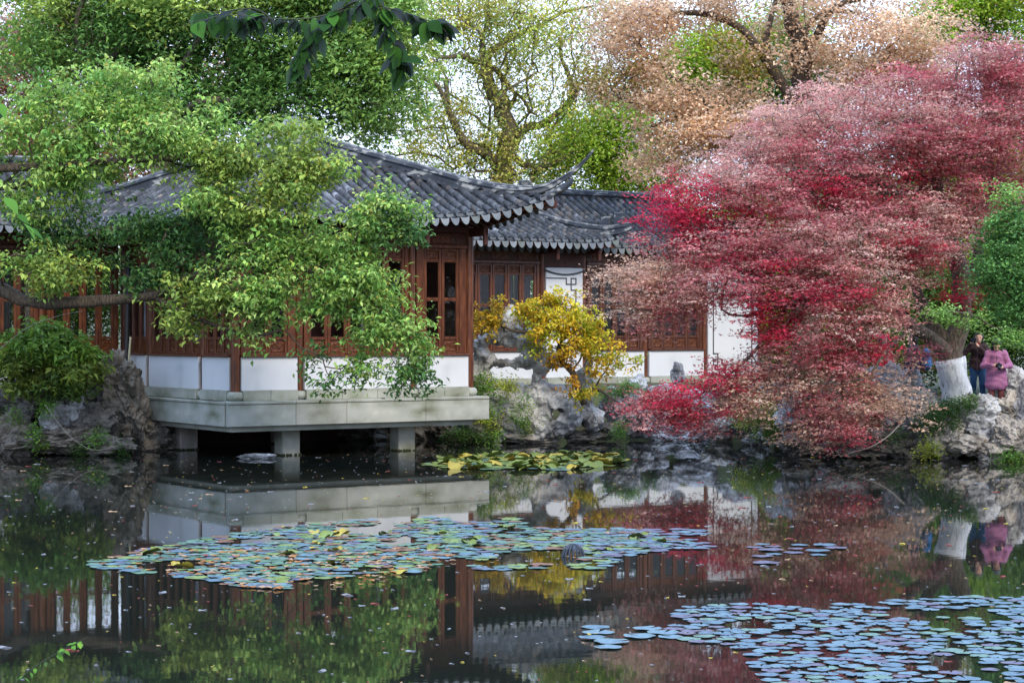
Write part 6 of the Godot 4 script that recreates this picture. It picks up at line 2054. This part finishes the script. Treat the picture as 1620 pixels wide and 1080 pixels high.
	for i in coat.v.size():   # cut level at the hem, with soft creases
		var p := coat.v[i]
		p.y = maxf(p.y, hem + 0.012 * sin(p.x * 30.0 + p.z * 17.0))
		var crease := 0.006 * sin(p.y * 46.0 + p.x * 13.0 + sin(p.z * 20.0) * 2.0) + 0.005 * sin(p.y * 23.0 - p.x * 31.0)
		coat.v[i] = p + Vector3(p.x, 0, p.z).normalized() * crease
	obj("coat", coat.mesh(true), pose.coat, o)
	var front := MB.new()
	front.cbox(Vector3(0, (hem + 1.27) * 0.5, 0.152), Vector3(0.014, 1.22 - hem, 0.012), 0.003)
	obj("zip", front.mesh(), mat("zip", Color(0.08, 0.05, 0.06), 0.5), o)
	if pose.has("scarf"):
		var sc := MB.new()
		bones_mesh(sc, [[neck + Vector3(-0.06, -0.02, 0.03), neck + Vector3(0.06, -0.02, 0.03), 0.045, 0.045], [neck + Vector3(0, -0.02, 0.06), neck + Vector3(0.02, -0.14, 0.1), 0.045, 0.035]], 0.03, 0.016)
		obj("scarf", sc.mesh(true), pose.scarf, o)
	var legs := MB.new()
	var lb := [[hip[0], hip[1], 0.11, 0.11]]
	for k in 2:
		lb.append([hip[k], kn[k], 0.093, 0.067])
		lb.append([kn[k], an[k], 0.067, 0.056])
	bones_mesh(legs, lb, 0.03, 0.022)
	obj("trousers", legs.mesh(true), pose.trousers, o)
	for k in 2:
		var s := MB.new()
		bones_mesh(s, [[an[k] - Vector3(0, 0.03, 0.02), an[k] + Vector3(0, -0.035, 0.13), 0.046, 0.038]], 0.01, 0.016)
		obj("shoe", s.mesh(true), mat("shoe", Color(0.03, 0.025, 0.022), 0.5), o)
	return o


func hand_camera(label: String, where: Transform3D, lens: float) -> void:
	var o := thing("hand_camera", label, "camera")
	o.transform = where
	var black := mat("camera_black", Color(0.012, 0.012, 0.014), 0.4)
	var m := MB.new()
	m.cbox(Vector3.ZERO, Vector3(0.13, 0.085, 0.05), 0.01)
	m.cbox(Vector3(0, 0.053, 0), Vector3(0.05, 0.03, 0.045), 0.008)
	m.cbox(Vector3(-0.055, 0, 0.02), Vector3(0.025, 0.08, 0.04), 0.008)
	obj("housing", m.mesh(), black, o)
	var l := MB.new()
	l.tube(PackedVector3Array([Vector3(0, 0, 0.02), Vector3(0, 0, 0.02 + lens * 0.5), Vector3(0, 0, 0.021 + lens * 0.5), Vector3(0, 0, 0.02 + lens)]), PackedFloat32Array([0.032, 0.032, 0.037, 0.037]), 14)
	obj("lens", l.mesh(), black, o)
	var g := MB.new()
	g.tube(PackedVector3Array([Vector3(0, 0, 0.021 + lens), Vector3(0, 0, 0.024 + lens)]), PackedFloat32Array([0.03, 0.03]), 14)
	obj("lens_glass", g.mesh(), mat("lens_glass", Color(0.02, 0.025, 0.05), 0.05), o)


func cloth(key: String, c: Color, rough := 0.85) -> StandardMaterial3D:
	return mat(key, c, rough, {"bump": noise_map("cloth_bump", 0.05, [], 0, 4), "bump_cm": 0.6, "scale": Vector3(5, 5, 5), "world": false})


func build_people() -> void:
	# the photographer in the dark jacket: her camera is held up beside her face
	var d := 44.0
	var w1 := at(1548, 520, d)
	w1.y = 1.07
	var yaw1 := -0.35
	person("dark haired person in dark brown jacket and jeans raising a camera beside the trunk", w1, yaw1, {
		"elbows": [Vector3(-0.3, 1.12, 0.16), Vector3(0.24, 1.07, 0.16)], "wrists": [Vector3(-0.13, 1.36, 0.25), Vector3(0.06, 1.3, 0.27)],
		"hands": [[Vector3(0.35, 0.75, 0.3), Vector3(0.7, -0.1, -0.1), 1.0], [Vector3(-0.6, 0.6, 0.2), Vector3(0.1, 0.9, 0.1), 1.0]], "look": Vector3(0.1, -0.05, 1), "head": Vector3(0.02, 1.5, 0.03), "hair": 0.24,
		"coat": cloth("brown_jacket", Color(0.035, 0.018, 0.02)), "trousers": cloth("jeans", Color(0.02, 0.065, 0.15)), "scarf": cloth("red_scarf", Color(0.42, 0.02, 0.03)), "hem": 0.74, "flare": 0.13})
	hand_camera("small black camera held up beside the face of the person in jeans", Transform3D(Basis(Vector3.UP, yaw1), w1 + Basis(Vector3.UP, yaw1) * Vector3(-0.06, 1.45, 0.3)), 0.06)
	# the person in the pink quilted coat looks down at the camera held at the waist
	var w2 := at(1577, 520, 43.3)
	w2.y = 0.93
	var yaw2 := -0.15
	person("person in long pink coat with dark hair looking down at a camera", w2, yaw2, {
		"elbows": [Vector3(-0.28, 1.04, 0.06), Vector3(0.28, 1.04, 0.06)], "wrists": [Vector3(-0.1, 1.05, 0.27), Vector3(0.13, 1.02, 0.27)],
		"hands": [[Vector3(0.8, -0.1, 0.3), Vector3(0.3, 0.3, 0.8), -1.0], [Vector3(-0.8, -0.1, 0.3), Vector3(-0.3, 0.5, 0.6), 1.0]], "neck": Vector3(0, 1.36, 0.03), "head": Vector3(0.0, 1.47, 0.09), "look": Vector3(0, -0.6, 1), "hair": 0.12,
		"coat": mat("pink_coat", Color(1, 1, 1), 0.8, {"map": noise_map("pink_print", 0.04, [[0.0, Color(0.12, 0.03, 0.09)], [0.42, Color(0.26, 0.09, 0.19)], [0.6, Color(0.36, 0.15, 0.27)], [1.0, Color(0.5, 0.26, 0.38)]], 0, 4), "scale": Vector3(4, 4, 4), "world": false}), "trousers": cloth("maroon_trousers", Color(0.14, 0.04, 0.04)), "hem": 0.52, "flare": 0.19})
	hand_camera("black camera with long lens held at the waist of the pink coat", Transform3D(Basis(Vector3.UP, yaw2) * Basis(Vector3.RIGHT, 0.5), w2 + Basis(Vector3.UP, yaw2) * Vector3(0.02, 1.05, 0.36)), 0.13)
	# the walker with a blue bag, half hidden by the maple
	var w3 := at(1446, 520, 45.6)
	w3.y = 1.02
	person("person in dark coat turned away with a bright blue bag behind the maple limb", w3, -1.5, {
		"elbows": [Vector3(-0.22, 1.05, 0.02), Vector3(0.22, 1.05, 0.02)], "wrists": [Vector3(-0.2, 0.85, 0.14), Vector3(0.2, 0.85, 0.14)], "hands": [[Vector3(0, -0.7, 0.5), Vector3(0.9, 0, 0.1), 1.0], [Vector3(0, -0.7, 0.5), Vector3(-0.9, 0, 0.1), -1.0]],
		"coat": cloth("navy_coat", Color(0.02, 0.035, 0.07)), "trousers": cloth("black_trousers", Color(0.015, 0.015, 0.018)), "hem": 0.7, "hair": 0.12, "flare": 0.14})
	var bag := thing("shoulder_bag", "bright blue bag on the back of the person behind the maple limb", "bag", w3 + Vector3(0.28, 1.06, 0.05), -1.5)
	var bm := MB.new()
	bones_mesh(bm, [[Vector3(-0.1, -0.14, 0), Vector3(0.1, -0.14, 0), 0.1, 0.1], [Vector3(-0.09, 0.14, 0), Vector3(0.09, 0.14, 0), 0.085, 0.085], [Vector3(0, -0.14, 0), Vector3(0, 0.14, 0), 0.12, 0.1]], 0.06, 0.02)
	obj("sack", bm.mesh(true), cloth("blue_bag", Color(0.015, 0.13, 0.3)), bag)
	var pk := MB.new()
	bones_mesh(pk, [[Vector3(-0.07, -0.12, -0.1), Vector3(0.07, -0.12, -0.1), 0.05, 0.05], [Vector3(0, -0.02, -0.09), Vector3(0, -0.05, -0.09), 0.06, 0.06]], 0.03, 0.02)
	obj("pocket", pk.mesh(true), cloth("blue_pocket", Color(0.01, 0.1, 0.2)), bag)
	# the one in the red jacket
	var w4 := at(1397, 520, 45.2)
	w4.y = 1.0
	person("person in bright red jacket half hidden behind the drooping maple leaves", w4, 0.5, {
		"elbows": [Vector3(-0.23, 1.05, 0.0), Vector3(0.23, 1.05, 0.0)], "wrists": [Vector3(-0.16, 0.9, 0.17), Vector3(0.16, 0.9, 0.17)], "hands": [[Vector3(0.2, -0.5, 0.7), Vector3(0.8, 0, 0.1), 1.0], [Vector3(-0.2, -0.5, 0.7), Vector3(-0.8, 0, 0.1), -1.0]],
		"coat": cloth("red_jacket", Color(0.5, 0.012, 0.02)), "trousers": cloth("black_trousers", Color(0.015, 0.015, 0.018)), "hem": 0.66, "hair": 0.1, "flare": 0.15})


# ---------------------------------------------------------------- twigs, the near branch, the pipe
func blade_mesh(kind: int) -> ArrayMesh:   # a large leaf along +x, folded along its midrib and drooping to the tip
	var key := "blade_%d" % kind
	if leaf_meshes.has(key):
		return leaf_meshes[key]
	var b := MB.new()
	var n := 8
	var fold := 0.12 + 0.07 * kind
	for i in n + 1:
		var f := i / float(n)
		var w := sin(PI * pow(f, 0.82)) * (0.33 + 0.03 * kind) * (1.0 - 0.2 * f)
		var y := -0.16 * f * f * (1.0 + kind * 0.4)
		b.vert(Vector3(f, y + w * fold, -w))
		b.vert(Vector3(f, y, 0))
		b.vert(Vector3(f, y + w * fold, w))
	for i in n:
		for s in 2:
			b.quad(i * 3 + s, i * 3 + 3 + s, i * 3 + 4 + s, i * 3 + 1 + s)
	leaf_meshes[key] = b.mesh(true)
	return leaf_meshes[key]


func near_branch(label: String, d: float, stems: Array, size: float, tint: int, r: RandomNumberGenerator) -> void:
	# stems: [[points in the picture], leaves]
	var first: Array = stems[0][0]
	var origin := at(first[0][0], first[0][1], d)
	var o := thing("leafy_branch", label, "branch", origin)
	var m := MB.new()
	for s in stems:
		var keys := []
		for q in s[0]:
			keys.append(at(q[0], q[1], d + q[2]) - origin)
		var pts := curve_pts(keys, 14)
		var rad := PackedFloat32Array()
		for i in 15:
			rad.append(lerpf(0.0045, 0.0015, i / 14.0))
		m.tube(pts, rad, 6)
		for k in s[1]:
			var f := pow(r.randf(), 0.8) * 13.0
			var i := int(f)
			var p := pts[i].lerp(pts[i + 1], f - i)
			var along := (pts[i + 1] - pts[i]).normalized()
			var a := r.randf() * TAU
			var dir := (along * 0.35 + Vector3(cos(a) * 0.9, -0.75 + r.randfn() * 0.45, sin(a) * 0.6)).normalized()
			var side := dir.cross(Vector3(r.randfn() * 0.4, 1.0, r.randfn() * 0.4)).normalized()
			var up := side.cross(dir).normalized()
			var l := size * r.randf_range(0.7, 1.15)
			var hue := (tint + (1 if r.randf() < 0.25 else 0)) % 4
			var shade := mat("near_leaf_%d" % hue, [Color(0.015, 0.045, 0.01), Color(0.035, 0.1, 0.015), Color(0.07, 0.17, 0.025), Color(0.12, 0.22, 0.03)][hue], 0.7, {"back": Color(0.3, 0.3, 0.3), "spec": 0.08})
			obj("leaf", blade_mesh(r.randi() % 3), shade, o, Transform3D(Basis(dir, up, dir.cross(up)).scaled_local(Vector3(l, l, l)), p + dir * 0.012))
	obj("stem", m.mesh(true), mat("near_stem", Color(0.03, 0.035, 0.015), 0.6), o)


func build_small_things() -> void:
	var r := RandomNumberGenerator.new()
	r.seed = 909
	# the tree on the near bank whose twigs hang into the top of the view
	var nt := thing("near_tree", "dark barked tree on the near bank, out of view, holding the hanging twigs", "tree", Vector3(-3.6, 0.2, -6.2))
	var tm := MB.new()
	tm.tube(curve_pts([Vector3(0, 0, 0), Vector3(0.1, 2.0, 0), Vector3(0.05, 4.0, -0.3), Vector3(0.2, 6.0, -0.6)], 14), PackedFloat32Array([0.2, 0.18, 0.17, 0.165, 0.16, 0.155, 0.15, 0.145, 0.14, 0.135, 0.13, 0.125, 0.12, 0.11, 0.1]), 12, true, 0.08)
	obj("trunk", tm.mesh(true), mats["bark"], nt)
	for e in [at(620, -30, 10.1), at(580, -40, 10.4), at(-40, 250, 9.6)]:
		var lm := MB.new()
		var tip: Vector3 = e - nt.position
		var lr := PackedFloat32Array()
		for i in 13:
			lr.append(lerpf(0.05, 0.005, i / 12.0))
		lm.tube(curve_pts([Vector3(0.06, 4.6, -0.35), Vector3(tip.x * 0.4, 5.2, tip.z * 0.5), Vector3(tip.x * 0.85, tip.y + 0.25, tip.z * 0.95), tip], 12), lr, 8)
		obj("limb", lm.mesh(true), mats["bark"], nt)
	near_branch("dark glossy leaves on a twig hanging in from the top edge, the wider cluster", 10.0, [[[[620, -30, 0.1], [560, 5, 0.05], [500, 28, 0], [430, 30, -0.05], [360, 24, -0.1], [290, 40, -0.15]], 54], [[[560, 5, 0.05], [510, 40, 0], [480, 80, 0], [466, 112, 0]], 36], [[[430, 30, -0.05], [400, 14, 0], [340, 20, 0.1], [300, 14, 0.1]], 20]], 0.105, 0, r)
	near_branch("dark glossy leaves on a drooping twig before the evergreen's edge", 10.4, [[[[580, -40, 0], [600, 10, 0], [615, 50, 0], [630, 90, 0], [645, 122, 0]], 46], [[[600, 10, 0], [640, 20, 0], [680, 34, 0], [702, 44, 0]], 30], [[[590, -10, 0], [575, 8, 0], [560, 14, 0]], 9]], 0.115, 0, r)
	near_branch("thin leafy shoot at the picture's edge hanging past the tiled roof", 9.6, [[[[-40, 250, 0], [-10, 290, 0], [15, 325, 0], [35, 352, 0], [48, 380, 0]], 8], [[[-40, 250, 0], [-30, 200, 0], [-12, 160, 0], [6, 168, 0]], 6]], 0.095, 1, r)
	near_branch("sprig of small green leaves rising from the near bank in the bottom corner", 13.4, [[[[10, 1092, 0], [50, 1058, 0], [95, 1030, 0], [138, 1008, 0]], 26]], 0.055, 2, r)
	# dead twigs over the water
	var list := [["long bare pale twig dipping into the water below the maple", [[1432, 662, 41.6], [1408, 688, 41.2], [1380, 706, 40.9], [1342, 718, 40.6]], 0.018], ["thin grey stick standing in the water below the yellow green shrub", [[1256, 640, 44.0], [1244, 668, 44.2], [1240, 692, 44.4], [1238, 712, 44.6]], 0.02], ["thin vine trailing from the leafy bush towards the waterline", [[70, 640, 42.6], [110, 690, 42.2], [150, 712, 42.0], [196, 700, 41.8]], 0.006], ["thin dry stem crossing before the leafy bush", [[-10, 560, 42.0], [40, 520, 42.2], [90, 500, 42.4], [130, 492, 42.6]], 0.006], ["thin curved root hanging in the dark under the deck", [[600, 672, 46.5], [592, 690, 46.3], [600, 706, 46.2], [618, 700, 46.4], [640, 684, 46.6]], 0.012]]
	for t in list:
		var keys := []
		for q in t[1]:
			keys.append(at(q[0], q[1], q[2]))
		var pts := curve_pts(keys, 16)
		var rad := PackedFloat32Array()
		for i in 17:
			rad.append(lerpf(t[2], t[2] * 0.5, i / 16.0))
		var m := MB.new()
		m.tube(pts, rad, 6, true, 0.1)
		tag(obj("twig", m.mesh(true), mat("dead_wood", Color(0.26, 0.23, 0.19), 0.9)), t[0], "twig")
	var pipe := thing("bamboo_pole", "thin pale bamboo pole leaning on the white wall behind the upright rock", "pole", at(200, 612, 45.8))
	var pm := MB.new()
	var pp := curve_pts([Vector3.ZERO, at(203, 572, 45.8) - at(200, 612, 45.8), at(206, 533, 45.8) - at(200, 612, 45.8)], 12)
	var pr := PackedFloat32Array()
	for i in 13:
		pr.append(0.024 if i % 4 else 0.028)
	pm.tube(pp, pr, 8)
	obj("cane", pm.mesh(true), mat("bamboo", Color(0.42, 0.4, 0.26), 0.6), pipe)
	var down := MB.new()
	down.tube(PackedVector3Array([at(198, 620, 46.4), at(202, 470, 46.6), at(203, 400, 46.8)]), PackedFloat32Array([0.045, 0.045, 0.045]), 10)
	tag(obj("drain_pipe", down.mesh(true), mat("pipe", Color(0.03, 0.032, 0.035), 0.5)), "dark drain pipe running down the pavilion's inner corner behind the bough", "pipe")
